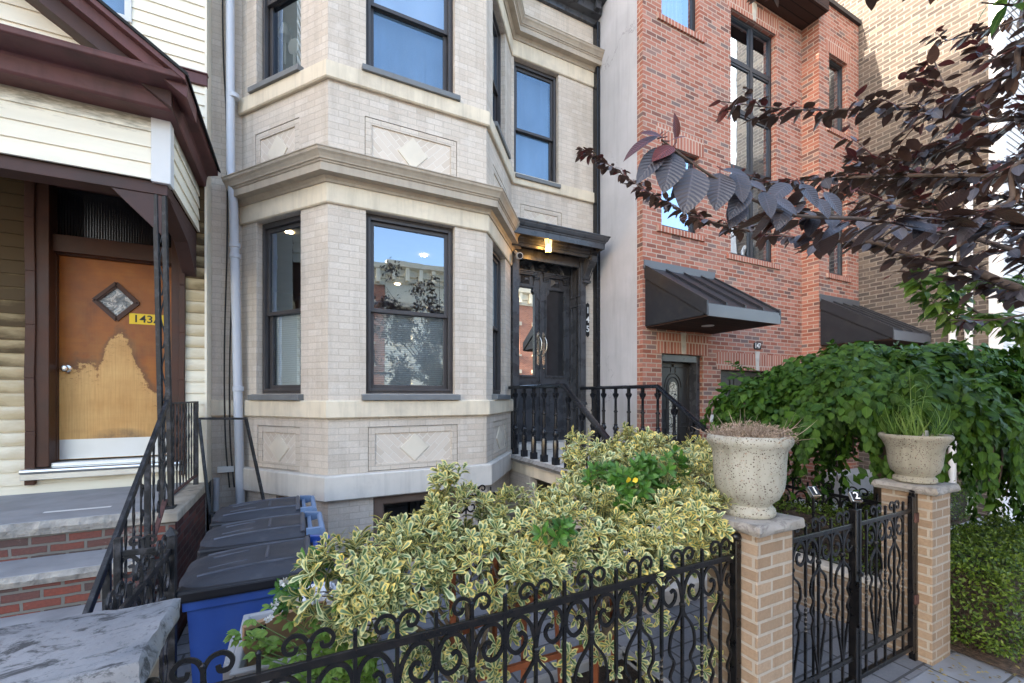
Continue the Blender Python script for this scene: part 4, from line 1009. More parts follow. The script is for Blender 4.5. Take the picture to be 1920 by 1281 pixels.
def drape(w_, fr, a0, a1, z0, z1, d, tie=False):
    c = MB(); n = 26
    rows = [(z1,1.),(z0+(z1-z0)*.55,1.),(z0+(z1-z0)*.3,.55 if tie else 1.),(z0,.75 if tie else 1.)]
    P = [[fr.p(a1-(a1-a0)*w*(1-i/n), z, d-.03+.02*math.sin(i*1.9)) for i in range(n+1)] for z, w in rows]
    for r in range(len(rows)-1):
        for i in range(n): c.face([P[r][i],P[r][i+1],P[r+1][i+1],P[r+1][i]])
    c.build('curtain', M['curtain'], w_, recalc=False, smooth=80)
drape(w_,FA,ea(W1[0]+.1),ea(W1[1]),4.62,5.86,-.3)
w_ = black_window(FA,ea(W1[0]),ea(W1[1]),7.80,9.0,[],[]); drape(w_,FA,ea(W1[0]),ea(W1[1]),7.8,9.0,-.3)
w_ = black_window(FA,ea(6.50),ea(7.72),4.43,8.55,[ea(7.16)],[5.95,6.95,7.78]); drape(w_,FA,ea(7.22),ea(7.72),4.43,5.9,-.3,True)
w_ = black_window(FC,ec(8.84),ec(9.46),4.33,5.95,[],[]); drape(w_,FC,ec(8.84),ec(9.46),4.33,5.95,-.3)
black_window(FC,ec(8.84),ec(9.46),7.05,8.42,[],[],glass='glass_hi')
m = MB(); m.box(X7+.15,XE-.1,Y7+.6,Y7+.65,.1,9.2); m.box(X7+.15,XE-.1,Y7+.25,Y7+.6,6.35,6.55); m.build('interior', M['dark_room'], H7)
# canopies
def canopy(x0, x1, yw, zt, zs, light=True):
    run = 1.05; yf = yw-run; zf = zs+.165
    m = MB()
    side = [(yw-.003,zs+.02),(yw-.003,zt-.02),(yf+.03,zf-.0),(yf+.03,zs+.02)]
    for x in (x0+.012, x1-.032): m.prism(side, lambda y,z,d,x=x: (x+d,y,z), 0, .02)
    dz = (zt-zf)/run
    m.hexa([(x0+.02,yf-.02,zf-.035),(x1-.02,yf-.02,zf-.035),(x1-.02,yw-.003,zt-.035),(x0+.02,yw-.003,zt-.035),(x0+.02,yf-.02,zf),(x1-.02,yf-.02,zf),(x1-.02,yw-.003,zt),(x0+.02,yw-.003,zt)])
    for x in (x0-.006, x1-.024):
        m.hexa([(x,yf-.03,zf-.155),(x+.03,yf-.03,zf-.155),(x+.03,yw-.004,zt-.17),(x,yw-.004,zt-.17),(x,yf-.03,zf+.03),(x+.03,yf-.03,zf+.03),(x+.03,yw-.004,zt+.03),(x,yw-.004,zt+.03)])
    r = m.build('canopy', M['canopy_metal'], H7, bevel=.002)
    s = MB(); n = 4
    for k in range(1, n):
        x = x0+(x1-x0)*k/n; s.hexa([(x-.011,yf-.025,zf+.001),(x+.011,yf-.025,zf+.001),(x+.011,yw-.06,zt-.035),(x-.011,yw-.06,zt-.035),(x-.011,yf-.025,zf+.036),(x+.011,yf-.025,zf+.036),(x+.011,yw-.06,zt+.0),(x-.011,yw-.06,zt+.0)])
    s.build('standing_seam', M['canopy_metal'], r)
    s = MB(); s.box(x0+.02,x1-.02,yf-.035,yf-.005,zs,zf-.04); s.box(x0+.03,x1-.03,yf-.025,yf-.0,zf-.038,zf-.008); s.build('fascia', M['fascia_metal'], r, bevel=.002)
    s = MB(); s.box(x0+.03,x1-.03,yf-.005,yw-.004,zs,zs+.02); s.build('soffit', M['soffit_wood'], r)
    s = MB(); s.box(x0-.02,x1-.0,yw-.022,yw-.003,zt-.03,zt+.10); s.build('flashing', M['fascia_metal'], r, bevel=.002)
    if light:
        s = MB(); s.lathe([(.085,.0),(.085,-.006),(.0,-.006)], ((x0+x1)/2-.08,yw-.55,zs), 24); s.build('soffit_light', M['white_paint'], r)
canopy(4.585,6.09,Y7,3.95,3.05); canopy(8.54,XE-.01,YO,3.80,2.95)
# doors
m = MB(); fd7 = Fr((4.93,Y7+.20),(5.83,Y7+.20))
m.frame(Fr((4.93,Y7),(5.83,Y7)),.002,.898,.652,2.688,.075,-.22,-.06,wt=.11); m.build('door_frame', M['black_wood'], H7, bevel=.004)
m = MB(); m.fbox(fd7,.05,.85,.66,2.60,-.04,0); c = .45
for a0, a1, z0, z1 in ((.13,.30,.85,1.55),(.60,.77,.85,1.55),(.13,.30,1.6,1.85),(.60,.77,1.6,1.85)): m.frame(fd7,a0,a1,z0,z1,.018,0,.012)
for rr in (.13,.18):
    m.tube([fd7.p(c+rr*math.cos(t*PI/18),2.18+rr*1.25*math.sin(t*PI/18),.004) for t in range(19)], .009, 6)
m.tube([fd7.p(.13,1.97,.004),fd7.p(.13,2.5,.004),fd7.p(.40,2.5,.004),fd7.p(.40,2.42,.004)], .008, 6); m.tube([fd7.p(.77,1.97,.004),fd7.p(.77,2.5,.004),fd7.p(.50,2.5,.004),fd7.p(.50,2.42,.004)], .008, 6)
for sx in (-1,1): m.tube([fd7.p(c+sx*.13,2.18,.004),fd7.p(c+sx*.13,1.30,.004)], .009, 6)
m.tube([fd7.p(c-.13,1.30,.004),fd7.p(c+.13,1.30,.004)], .009, 6); m.lathe([(0,-.03),(.015,-.01),(.018,.012),(0,.03)], fd7.p(c,2.53,.01), 8)
d7 = m.build('door', M['door_black'], H7, bevel=.003)
g = MB(); g.prism([(c-.085,1.36),(c+.085,1.36)]+[(c+.085*math.cos(t*PI/12),2.15+.12*math.sin(t*PI/12)) for t in range(13)], fd7.p, .001, .006)
def m_caming():
    t = NT('leaded_door_glass'); c = t.coord(); v = t.n('TexVoronoi', {'Vector':c,'Scale':16.}, feature='DISTANCE_TO_EDGE')
    e = t.ramp(v.outputs['Distance'], [(.03,0.),(.06,1.)]); n = t.noise(c, 30.)
    cc = t.mix(e, (.03,.03,.03), t.ramp(n.outputs[0], [(.3,(.32,.29,.23)),(.7,(.52,.49,.41))]))
    t.bsdf(cc, .25, 0., t.bump(e, .5, .004)); return t.m
g.build('glass', m_caming(), d7)
m = MB(); FG = Fr((6.25,Y7+.14),(8.12,Y7+.14)); m.fbox(FG,0,FG.L,.1,2.48,-.03,0)
for k in range(4):
    for j in range(4): m.frame(FG,.06+k*.45,.44+k*.45,.15+j*.58,.66+j*.58,.03,0,.014)
m.build('garage_door', M['door_black'], H7, bevel=.003)
m = MB(); m.box(8.75,9.6,YO+.14,YO+.18,.65,2.75); m.build('door', M['door_black'], H7)
m = MB(); m.box(4.80,6.0,Y7-.35,Y7-.004,GZ,.64); m.build('door_step', M['concrete'], H7, bevel=.008); m = MB(); m.box(8.6,9.75,YO-.35,YO-.004,GZ,.64); m.build('door_step', M['concrete'], H7, bevel=.008)
# number, wall light, intercom
m = MB(); n0 = (7.19,2.915); m.prism([(ea(n0[0])+sx*.10*abs(math.cos(t))**.4*(1 if math.cos(t)>0 else -1), n0[1]+.062*abs(math.sin(t))**.4*(1 if math.sin(t)>0 else -1)) for sx in (1,) for t in [k*2*PI/28+.001 for k in range(28)]], FA.p, .003, .014)
q7 = m.build('house_number', M['black_plate'], H7, bevel=.002); text('figures', '147', .125, face_M(FA.p(ea(n0[0]),n0[1],.0145),(0,-1,0)), M['white_ink'], q7, sx=.85)
m = MB(); m.tube([(8.28,Y7-.11,5.52),(8.28,Y7-.11,5.98)], .06, 20); m.box(8.25,8.31,Y7-.07,Y7-.003,5.68,5.80); m.build('wall_light', M['fascia_metal'], H7, smooth=50)
m = MB(); m.box(5.98,6.08,Y7-.03,Y7-.003,1.62,1.74); m.build('intercom', M['white_paint'], H7, bevel=.004)

# ------------------------------------------------------------------ old brick house on the right, its blank party wall towards us
HO = thing('old_brick_house', (11.5,5.,GZ), 'tall house with a blank old brick party wall and white downpipes', 'house')
XW, YW = 9.875, 2.55
m = MB(); fw = Fr((XW,15),(XW,YW+.14)); m.wall(fw,0,fw.L,-.1,12.5); m.build('party_wall', M['old_brick'], HO, recalc=False)
m = MB(); ff = Fr((XW-.02,YW),(15,YW)); m.siding(ff,0,ff.L,-.1,12.5,.11); m.box(XW-.03,XW+.1,YW-.02,YW+.14,-.1,12.5); m.build('front_siding', M['siding_white'], HO, recalc=False)
m = MB(); m.face([(XW,YW,12.5),(15,YW,12.5),(15,15,12.5),(XW,15,12.5)]); m.face([(15,YW,-.1),(15,15,-.1),(15,15,12.5),(15,YW,12.5)]); m.face([(XW,15,-.1),(15,15,-.1),(15,15,12.5),(XW,15,12.5)]); m.box(XW-.06,15,YW-.06,YW+.3,12.5,12.7); m.build('roof', M['roofing'], HO)
for y in (3.10,2.905):
    m = MB(); m.tube([(XW-.07,y,.1),(XW-.07,y,5.6),(XW+.02,y,5.72)], .05, 14)
    for z in (1.2,3.1,4.9): m.lathe([(.052,0),(.058,.004),(.058,.04),(.052,.044)], (XW-.07,y,z), 14)
    m.build('downpipe', M['white_paint'], HO, smooth=50)

# ------------------------------------------------------------------ across the street, seen in the windows' reflections
def opposite(x0, x1, h, mat, label):
    o = thing('brick_townhouse', ((x0+x1)/2,-14.,0), label, 'house')
    fr = Fr((x1,-14.),(x0,-14.)); n = 3; w_ = fr.L; ops = []
    for k in range(n):
        c = w_*(k+.5)/n
        for z in (1.6,4.9,8.0):
            if z+1.9 < h: ops.append((c-.5,c+.5,z,z+2.,.15))
    m = MB(); m.wall(fr,0,w_,-.1,h,ops); 
    for a, b in (((x0,-14),(x0,-24)),((x0,-24),(x1,-24)),((x1,-24),(x1,-14))): m.face([(*a,-.1),(*b,-.1),(*b,h),(*a,h)])
    m.face([(x0,-24,h),(x1,-24,h),(x1,-14,h),(x0,-14,h)]); m.build('wall', mat, o, recalc=False)
    m = MB(); m.sweep([(x1,-14.),(x0,-14.)], [(-.05,h-.9),(.08,h-.9),(.1,h-.6),(.2,h-.55),(.22,h-.2),(.5,h-.1),(.55,h+.15),(-.05,h+.2)])
    for k in range(8): a = w_*(k+.5)/8; m.fbox(fr,a-.1,a+.1,h-.8,h-.12,.08,.42)
    m.build('cornice', M['opp_cream'], o)
    for q in ops:
        m = MB(); m.frame(fr,*q[:4],.07,-.14,-.05); m.fbox(fr,q[0]-.12,q[1]+.12,q[3],q[3]+.25,-.05,.1); m.fbox(fr,q[0]-.1,q[1]+.1,q[2]-.12,q[2],-.05,.1); m.fbox(fr,q[0],q[1],(q[2]+q[3])/2-.03,(q[2]+q[3])/2+.03,-.13,-.06)
        wq = m.build('window', M['limestone'], o)
        g = MB(); g.face([fr.p(q[0],q[2],-.1),fr.p(q[1],q[2],-.1),fr.p(q[1],q[3],-.1),fr.p(q[0],q[3],-.1)]); g.build('pane', M['black_gloss'], wq, recalc=False)
opposite(4.3,10.2,9.1,M['opp_cream'],'cream townhouse across the street, mirrored in the bay window'); opposite(10.22,16.4,9.2,M['opp_brick'],'orange brick townhouse across the street, mirrored in the window right of the cream one')
opposite(-2.2,4.28,8.9,M['opp_brick'],'orange brick townhouse across the street, mirrored left of the cream one'); opposite(16.42,23.,9.6,M['opp_cream'],'far cream townhouse across the street, mirrored in the glass of the black door')
# unseen block added at the left to shade the yards and lower party wall
o = thing('sun_blocker', (-20.,0,0), 'unseen plain block added at the left to shade the front yards', 'sun blocker')
m = MB(); BH = 7.6+(9.87+16)*math.tan(R(SUN_EL))/math.sin(R(-SUN_AZ)); m.box(-26,-16,-4.0,15.,-.1,BH); m.build('wall', M['opp_brick'], o)
m = MB(); m.box(-26.1,-15.9,-4.1,15.1,BH,BH+.1); m.build('roof', M['roofing'], o)
# ------------------------------------------------------------------ ground
def struct(name, quad, mat):
    m = MB(); m.face(quad); o = m.build(name, mat, recalc=False, kind='structure'); return o
struct('ground', [(-60,-60,-.02),(60,-60,-.02),(60,60,-.02),(-60,60,-.02)], M['concrete'])
m = MB(); m.box(-40,40,-2.6,1.40,-.05,GZ)
def m_flag():
    t = NT('bluestone_flags'); c = t.coord()
    b = t.n('TexBrick', {'Vector':c,'Color1':(0,0,0),'Color2':(1,1,1),'Mortar':(.5,.5,.5),'Scale':1.,'Mortar Size':.009,'Mortar Smooth':.3,'Brick Width':1.35,'Row Height':1.1}, offset=.4)
    n = t.noise(c, 2.2, 7., .65)
    cc = t.ramp(n.outputs[0], [(.3,(.15,.16,.18)),(.7,(.24,.25,.27))]); cc = t.mix(t.math('MULTIPLY', b.outputs['Color'], .3), cc, (.30,.29,.28))
    cc = t.mix(b.outputs['Fac'], cc, (.06,.055,.045)); n2 = t.noise(c, 50.)
    t.bsdf(cc, .75, 0., t.bump(t.math('ADD', t.math('SUBTRACT', 1., b.outputs['Fac']), t.math('MULTIPLY', n2.outputs[0], .2)), .5, .01)); return t.m
m.build('sidewalk', m_flag(), kind='structure')
m = MB(); m.box(-40,40,-13.4,-2.62,-.06,-.005); m.build('street', M['asphalt'], kind='structure')
m = MB(); m.box(-40,40,-14,-11.,-.05,.1); m.build('far_sidewalk', M['concrete'], kind='structure')
struct('yard_paving', [(-.83,1.40,GZ+.004),(4.45,1.40,GZ+.004),(4.45,5.9,GZ+.004),(-.83,5.9,GZ+.004)], M['paver'])
struct('front_path', [(4.47,1.40,GZ+.006),(9.87,1.40,GZ+.006),(9.87,4.77,GZ+.006),(4.47,4.77,GZ+.006)], M['concrete'])
struct('planting_bed', [(4.47,1.05,GZ+.012),(8.2,1.05,GZ+.012),(8.2,1.95,GZ+.012),(4.47,1.95,GZ+.012)], M['mulch'])
struct('planting_soil', [(6.2,2.75,GZ+.014),(9.8,2.75,GZ+.014),(9.8,3.4,GZ+.014),(6.2,3.4,GZ+.014)], M['mulch'])
m = MB(); m.box(-3.2,-.86,1.76,3.28,-.05,GZ+.05); m.build('stoop_paving', M['bluestone'], kind='structure')

# ------------------------------------------------------------------ stone stoop of 145
T5 = thing('stone_stoop', (3.5,4.3,GZ), 'pale stone landing and steps rising to the black double door', 'stoop')
m = MB(); n = 24                                      # landing slab with rock-faced left edge
m.box(2.80,4.40,4.16,5.79,1.10,1.20); m.build('landing', M['limestone_grey'], T5, bevel=.012)
m = MB()
for i in range(n):
    y0 = 4.16+1.6*i/n; y1 = 4.16+1.6*(i+1)/n
    g0, g1 = [.02+.025*noise.noise(Vector((y*7,1,0))) for y in (y0,y1)]
    m.face([(2.80,y0,1.20),(2.80,y1,1.20),(2.80-.02-g1,y1,1.16),(2.80-.02-g0,y0,1.16)]); m.face([(2.80-.02-g0,y0,1.16),(2.80-.02-g1,y1,1.16),(2.81,y1,1.10),(2.81,y0,1.10)])
m.build('rock_edge', M['cap_grey'], T5, smooth=60, recalc=False)
m = MB(); m.box(2.84,2.98,4.30,5.80,.95,1.098); m.build('lintel', M['limestone'], T5, bevel=.005)
for b_ in ((2.86,2.98,5.15,5.82,.1,.948),(2.86,2.98,4.28,4.48,.1,.948),(4.22,4.34,4.28,5.82,.1,1.098),(2.98,4.22,4.28,4.40,.1,1.098)): m = MB(); m.box(*b_); m.build('support_wall', M['tan_brick'], T5)
for k in range(5):
    z = 1.20-.183*(k+1); y1 = 4.17-.262*k; m = MB(); m.box(2.90,4.30,y1-.285,y1+.03,z-.06,z); m.build('tread', M['limestone_grey'], T5, bevel=.008)
    m = MB(); m.box(2.93,4.27,y1-.25,y1+.02,.08,z-.061); m.build('riser', M['limestone_grey'], T5)
for x in (2.80,4.24):
    m = MB(); m.prism([(4.28,.08),(4.28,1.098),(4.16,1.098),(2.86,.20),(2.86,.08)], lambda y,z,d: (d,y,z), x, x+.12); m.build('string_wall', M['tan_brick'], T5)
# balustrades
def baluster_mesh(h, name='baluster'):
    s = h/.94; m = MB()
    m.mbox(Matrix.Translation((0,0,.045*s)), .074,.074,.09*s)
    m.lathe([(.036,.09*s),(.036,.27*s),(.030,.30*s)], (0,0,0), 8, ph=PI/8)
    m.lathe([(.024,.30*s),(.034,.315*s),(.024,.325*s),(.034,.35*s),(.038,.375*s),(.030,.40*s),(.022,.415*s),(.033,.425*s),(.021,.437*s),(.0205,.60*s),(.031,.612*s),(.031,.622*s),(.019,.634*s),(.0185,.80*s),(.026,.81*s),(.020,.82*s),(.034,.865*s),(.036,.88*s),(.022,.885*s)], (0,0,0), 12)
    for k in range(6):
        a = k*PI/3; c, q = math.cos(a), math.sin(a)
        m.tube([(.024*c,.024*q,.82*s),(.036*c,.036*q,.85*s),(.043*c,.043*q,.875*s)], [.006,.009,.004], 5); m.tube([(.032*c,.032*q,.345*s),(.041*c,.041*q,.37*s),(.034*c,.034*q,.395*s)], [.004,.008,.004], 5)
    m.mbox(Matrix.Translation((0,0,.912*s)), .036,.036,.056*s)
    return m
BAL = None
def stoop_rail(x, y1, y0, yl, ys, label):
    global BAL
    r = thing('stoop_railing', (x,y0,1.2), label, 'railing', 'black balusters railings of the stone stoop')
    h = MB(); sl_ = .70; ye = 2.92
    prof = [(-.032,0),(.032,0),(.036,.02),(.030,.042),(.0,.052),(-.030,.042),(-.036,.02)]
    pts = [(y1,2.145),(y0,2.145),(ye,2.145-sl_*(y0-ye))]
    b = len(h.v)
    for y, z in pts:
        for o, dz in prof: h.v.append(Vector((x+o,y,z+dz)))
    k = len(prof)
    for i in range(2):
        for j in range(k): h.f.append((i*k+j,i*k+(j+1)%k,(i+1)*k+(j+1)%k,(i+1)*k+j))
    h.f.append(tuple(range(k))[::-1]); h.f.append(tuple(2*k+j for j in range(k)))
    h.build('handrail', M['black_rail'], r, smooth=50)
    for y in ys:
        zb = 1.2 if y > y0-.12 else 1.2-.183*math.floor((4.17-y)/.262+1)
        zt = 2.145 if y >= y0 else 2.145-sl_*(y0-y)
        if BAL is None:
            BAL = baluster_mesh(.945).build('baluster', M['black_rail'], None, smooth=38); o = BAL
        else:
            o = BAL.copy(); COL.objects.link(o)
        o.parent = r; o.location = Vector((x,y,zb))-WL[r]; o.scale = (1,1,(zt-zb)/.945)
    e = MB(); e.bar((x,ye+.03,.14),(x,ye+.03,2.19-sl_*(y0-ye)),.075); e.lathe([(.0,-.05),(.05,-.03),(.055,0),(.045,.035),(.0,.06)],(x,ye+.03,2.26-sl_*(y0-ye)),14); e.build('newel', M['black_rail'], r, smooth=40)
stoop_rail(2.85, 5.72, 4.278, 2.9, [5.556,5.28,5.012,4.742,4.466,4.194,3.92,3.65,3.385,3.12], 'black cast balustrade on the left edge of the stone stoop')
stoop_rail(4.17, 5.75, 4.10, 2.9, [5.46,5.19,4.915,4.64,4.37,4.10,3.83,3.56,3.30,3.06], 'black cast balustrade on the right edge of the stone stoop')

# ------------------------------------------------------------------ wrought iron: one motif used by fence and gates
PT = .1375
UNDER = [(0,-1.25),(.04,-.85),(.16,-.42),(.42,-.10),(.74,-.12),(.93,-.45),(.90,-.85),(.66,-1.08),(.42,-.98),(.33,-.74),(.44,-.56),(.58,-.62)]
OVER = [(.02,.02),(.0,.38),(.12,.72),(.36,.80),(.52,.58),(.46,.34),(.30,.32),(.26,.48)]
def iron_fence(root, A, B, zr, zb, first='A', over=True, mat=None, motif=None, zlow=None, cut=None, cap_h=.07, wide=None):
    """vertical bars every PT from A to B; every second bar carries scrolls and a pair of wavy legs"""
    mat = mat or M['iron']; fr = Fr(A, B); n = max(2, round(fr.L/PT)); p = fr.L/n
    m = MB(); m.bar(fr.p(0,zr),fr.p(fr.L,zr),.014,.03); m.build('top_rail', mat, root, bevel=.003)
    m = MB(); m.bar(fr.p(0,zb),fr.p(fr.L,zb),.014,.03)
    if zlow: m.bar(fr.p(0,zlow),fr.p(fr.L,zlow),.03,.03)
    m.build('bottom_rail', mat, root, bevel=.003)
    H = zr-zb; protoA = protoB = protoS = None
    base = fr.p(0,0)
    def place(proto, i):
        o = proto.copy(); COL.objects.link(o); o.parent = root; q = fr.p(p*i,0)-fr.p(0,0); o.location = Vector(proto['org'])+q; return o
    for i in range(0, n+1):
        isA = (i % 2 == 0) if first == 'A' else (i % 2 == 1)
        if i in (0, n): continue
        if isA:
            if protoA is None:
                m = MB(); nrm = (fr.n.x,fr.n.y,0); i0 = p*i
                m.bar(fr.p(i0,zlow or zb),fr.p(i0,zr+cap_h),.013,.013,up=nrm)
                m.lathe([(.012,-.012),(.016,-.006),(.016,.006),(.012,.012)], fr.p(i0,zr-1.25*p), 8)
                m.lathe([(.0085,0),(.010,.006),(.0,.014)], fr.p(i0,zr+cap_h), 8)
                protoA = m.build('picket', mat, root); protoA['org'] = protoA.location[:]; pa = i
                m = MB()
                for s in (1,-1):
                    C = catmull([(a*p*s, z*p, 0) for a, z in UNDER], 4); m.tube([fr.p(i0+c.x,zr+c.y-.012) for c in C], .007, 4, flat=(.016,.008), up=nrm)
                    if over:
                        C = catmull([(a*p*s, z*p*.78, 0) for a, z in OVER], 4); m.tube([fr.p(i0+c.x,zr+c.y+.014) for c in C], .006, 4, flat=(.013,.007), up=nrm)
                protoS = m.build('scroll', mat, root); protoS['org'] = protoS.location[:]
                m = MB()
                for s in (1,-1):
                    L = [(.05,zr-1.32*p),(.10,zr-1.6*p),(.52,zr-.31*H),(.62,zr-.40*H),(.40,zr-.46*H),(.60,zr-.525*H),(.38,zr-.59*H),(.52,zr-.65*H),(.30,zr-.80*H),(.08,zb+.05),(.06,zb)]
                    m.tube(catmull([fr.p(i0+a*p*s,z) for a, z in L],4), .006, 4, flat=(.011,.011), up=nrm)
                protoL = m.build('wavy_legs', mat, root); protoL['org'] = protoL.location[:]
            else:
                for pr in (protoA, protoS, protoL):
                    o = pr.copy(); COL.objects.link(o); o.parent = root; q = fr.p(p*(i-pa),0)-fr.p(0,0); o.location = Vector(pr['org'])+q
        else:
            if protoB is None:
                m = MB(); i0 = p*i; nrm = (fr.n.x,fr.n.y,0)
                z1, z2 = zr-.40*H, zr-.66*H
                m.bar(fr.p(i0,z1),fr.p(i0,zr+cap_h),.013,.013,up=nrm); m.bar(fr.p(i0,zlow or zb),fr.p(i0,z2),.013,.013,up=nrm)
                m.tube([fr.p(i0,z2+(z1-z2)*k/24) for k in range(25)], .006, 4, flat=(.014,.009), up=None, twist=PI*4)
                m.lathe([(.0085,0),(.010,.006),(.0,.014)], fr.p(i0,zr+cap_h), 8)
                protoB = m.build('picket', mat, root); protoB['org'] = protoB.location[:]; pb = i
            else:
                o = protoB.copy(); COL.objects.link(o); o.parent = root; o.location = Vector(protoB['org'])+fr.p(p*(i-pb),0)-fr.p(0,0)
    # legs also needs the odd ends: half scrolls at posts are left out
    return fr
def post(root, x, y, z0, z1, w_=.035, cap='ball', mat=None):
    m = MB(); m.box(x-w_/2,x+w_/2,y-w_/2,y+w_/2,z0,z1)
    if cap == 'ball': m.lathe([(.01,0),(.026,.004),(.030,.016),(.026,.028),(.012,.034),(.0,.036)], (x,y,z1), 12)
    elif cap == 'pyr': 
        a = w_/2+.004; m.box(x-a,x+a,y-a,y+a,z1,z1+.008); m.add([(x-a,y-a,z1+.008),(x+a,y-a,z1+.008),(x+a,y+a,z1+.008),(x-a,y+a,z1+.008),(x,y,z1+.05)],[(0,1,4),(1,2,4),(2,3,4),(3,0,4)])
    m.build('post', mat or M['iron'], root, bevel=.003, smooth=40)
FF = thing('iron_fence', (1.,1.5,GZ), 'black wrought iron scroll fence along the pavement below the variegated shrub', 'fence')
FX0, FX1 = -.35, 2.10
iron_fence(FF, (FX1-18*PT,1.5), (FX1,1.5), 1.20, .24, first='B')
post(FF, FX1-.02, 1.5, GZ, 1.29, .04); post(FF, FX0-.012, 1.5, GZ, 1.235, .03)
# gate of two leaves between the brick pillars
GT = thing('iron_gate', (3.25,1.5,GZ), 'black wrought iron double gate standing between the two brick pillars', 'gate')
GM = 3.27
for a, b, f in ((2.445,GM-.012,'B'),(GM+.012,4.045,'A')):
    iron_fence(GT, (a,1.5), (b,1.5), 1.205, .34, first=f, zlow=.20)
    for x in (a, b): post(GT, x, 1.5, .16, 1.31, .034 if abs(x-GM) > .05 else .045, 'flat')
post(GT, 4.075, 1.5, GZ, 1.335, .04, 'ball')
m = MB(); m.box(3.235,3.262,1.46,1.485,.55,.85); m.lathe([(.0,-.02),(.016,-.01),(.016,.01),(.0,.02)],(3.25,1.46,.90),10); m.build('drop_bolt', M['iron'], GT)
m = MB()
for z in (.52,1.12): m.box(4.04,4.09,1.47,1.50,z,z+.07)
m.build('hinge', M['rust'], GT, bevel=.004)
# low side fences
SF = thing('iron_side_fence', (4.5,2.4,GZ), 'low black scroll fence along the side path behind the gate', 'fence')
iron_fence(SF, (4.50,3.45), (4.50,1.76), 1.12, .30, first='A'); post(SF, 4.50, 3.47, GZ, 1.22, .03); post(SF, 4.50, 1.76, GZ, 1.22, .03)
DF = thing('iron_divider_fence', (-.55,2.2,GZ), 'dusty black scroll fence running back from the foreground stone pier', 'fence')
iron_fence(DF, (-.55,2.62), (-.55,1.78), 1.29, .30, first='B', mat=M['iron_worn'], cap_h=.06); post(DF, -.55, 2.64, GZ, 1.36, .045, 'pyr', M['iron_worn'])
CF = thing('iron_cross_fence', (-.75,2.66,GZ), 'short worn scroll fence panel between stair handrail and pointed post', 'fence')
iron_fence(CF, (-.77,2.72), (-.58,2.72), 1.28, .30, first='B', mat=M['iron_worn'], cap_h=.06); post(CF, -.77, 2.72, GZ, 1.36, .03, 'flat', M['iron_worn'])
AF = thing('area_railing', (1.55,4.15,GZ), 'small black railing with ball finial beside the basement window', 'railing')
iron_fence(AF, (1.30,4.2), (2.0,4.2), 1.0, .25, first='B'); post(AF, 1.29, 4.2, GZ, 1.07, .03)
# porch handrail
PR = thing('iron_handrail', (-.94,4.3,1.1), 'worn black iron handrail sloping down the steps below the porch post', 'railing')
m = MB(); hp = [Vector((-.93,4.36,1.995)),Vector((-.93,2.80,.915))]
m.tube([hp[0]+Vector((0,.05,.0)),hp[0],hp[1]], .03, 4, flat=(.05,.026), up=(1,0,0)); m.build('handrail', M['iron_worn'], PR, bevel=.004)
m = MB(); m.bar((-.93,4.30,1.22),(-.93,3.0,.36),.03,.014); m.build('bottom_rail', M['rust'], PR)
for k in range(9):
    y = 4.28-k*.145; zt = 1.985-(4.36-y)*.692; zb = 1.205-(4.30-y)*.66
    m = MB()
    if k == 3 or k == 8: m.bar((-.93,y,zb-.35),(-.93,y,zt),.032); m.build('post', M['iron_worn'], PR); continue
    if k % 3 == 1:
        m.tube([(-.93,y+.012*math.sin(t*.6)*0,zb+(zt-zb)*t/10) for t in range(11)], .006, 5)
        for q, s in ((.82,1),(.58,1),(.36,-1),(.14,-1)):
            c = Vector((-.93,y+.022*s,zb+(zt-zb)*q)); m.tube([c+Vector((0,(.035-.0018*t)*math.cos(t*.5),(.05-.0025*t)*math.sin(t*.5))) for t in range(15)], .006, 4, flat=(.022,.006), up=(1,0,0))
        m.build('scroll_bar', M['iron_worn'], PR)
    else:
        m.tube([(-.93,y,zb+(zt-zb)*t/14) for t in range(15)], .006, 4, flat=(.014,.010), twist=PI*3); m.build('picket', M['iron_worn'], PR)
SR = thing('iron_porch_railing', (-.93,5.,1.12), 'short worn iron railing on the coping between porch post and siding', 'railing')
m = MB(); m.bar((-.93,4.45,1.985),(-.93,5.5,1.985),.035,.014); m.build('handrail', M['iron_worn'], SR); m = MB(); m.bar((-.93,4.45,1.22),(-.93,5.5,1.22),.03,.014); m.build('bottom_rail', M['rust'], SR)
m = MB(); m.bar((-.93,5.48,1.12),(-.93,5.48,1.99),.04); m.build('post', M['iron_worn'], SR)
for k in range(8):
    y = 4.56+k*.118; m = MB()
    if k in (1,5):
        for q in (.8,.55,.28):
            c = Vector((-.93,y,1.22+.76*q)); m.tube([c+Vector((0,(.034-.0018*t)*math.cos(t*.5),(.045-.0022*t)*math.sin(t*.5))) for t in range(15)], .006, 4, flat=(.022,.006), up=(1,0,0))
        m.bar((-.93,y,1.22),(-.93,y,1.98),.010); m.build('scroll_bar', M['iron_worn'], SR)
    else: m.tube([(-.93,y,1.22+.76*t/14) for t in range(15)], .006, 4, flat=(.013,.010), twist=PI*3); m.build('picket', M['iron_worn'], SR)

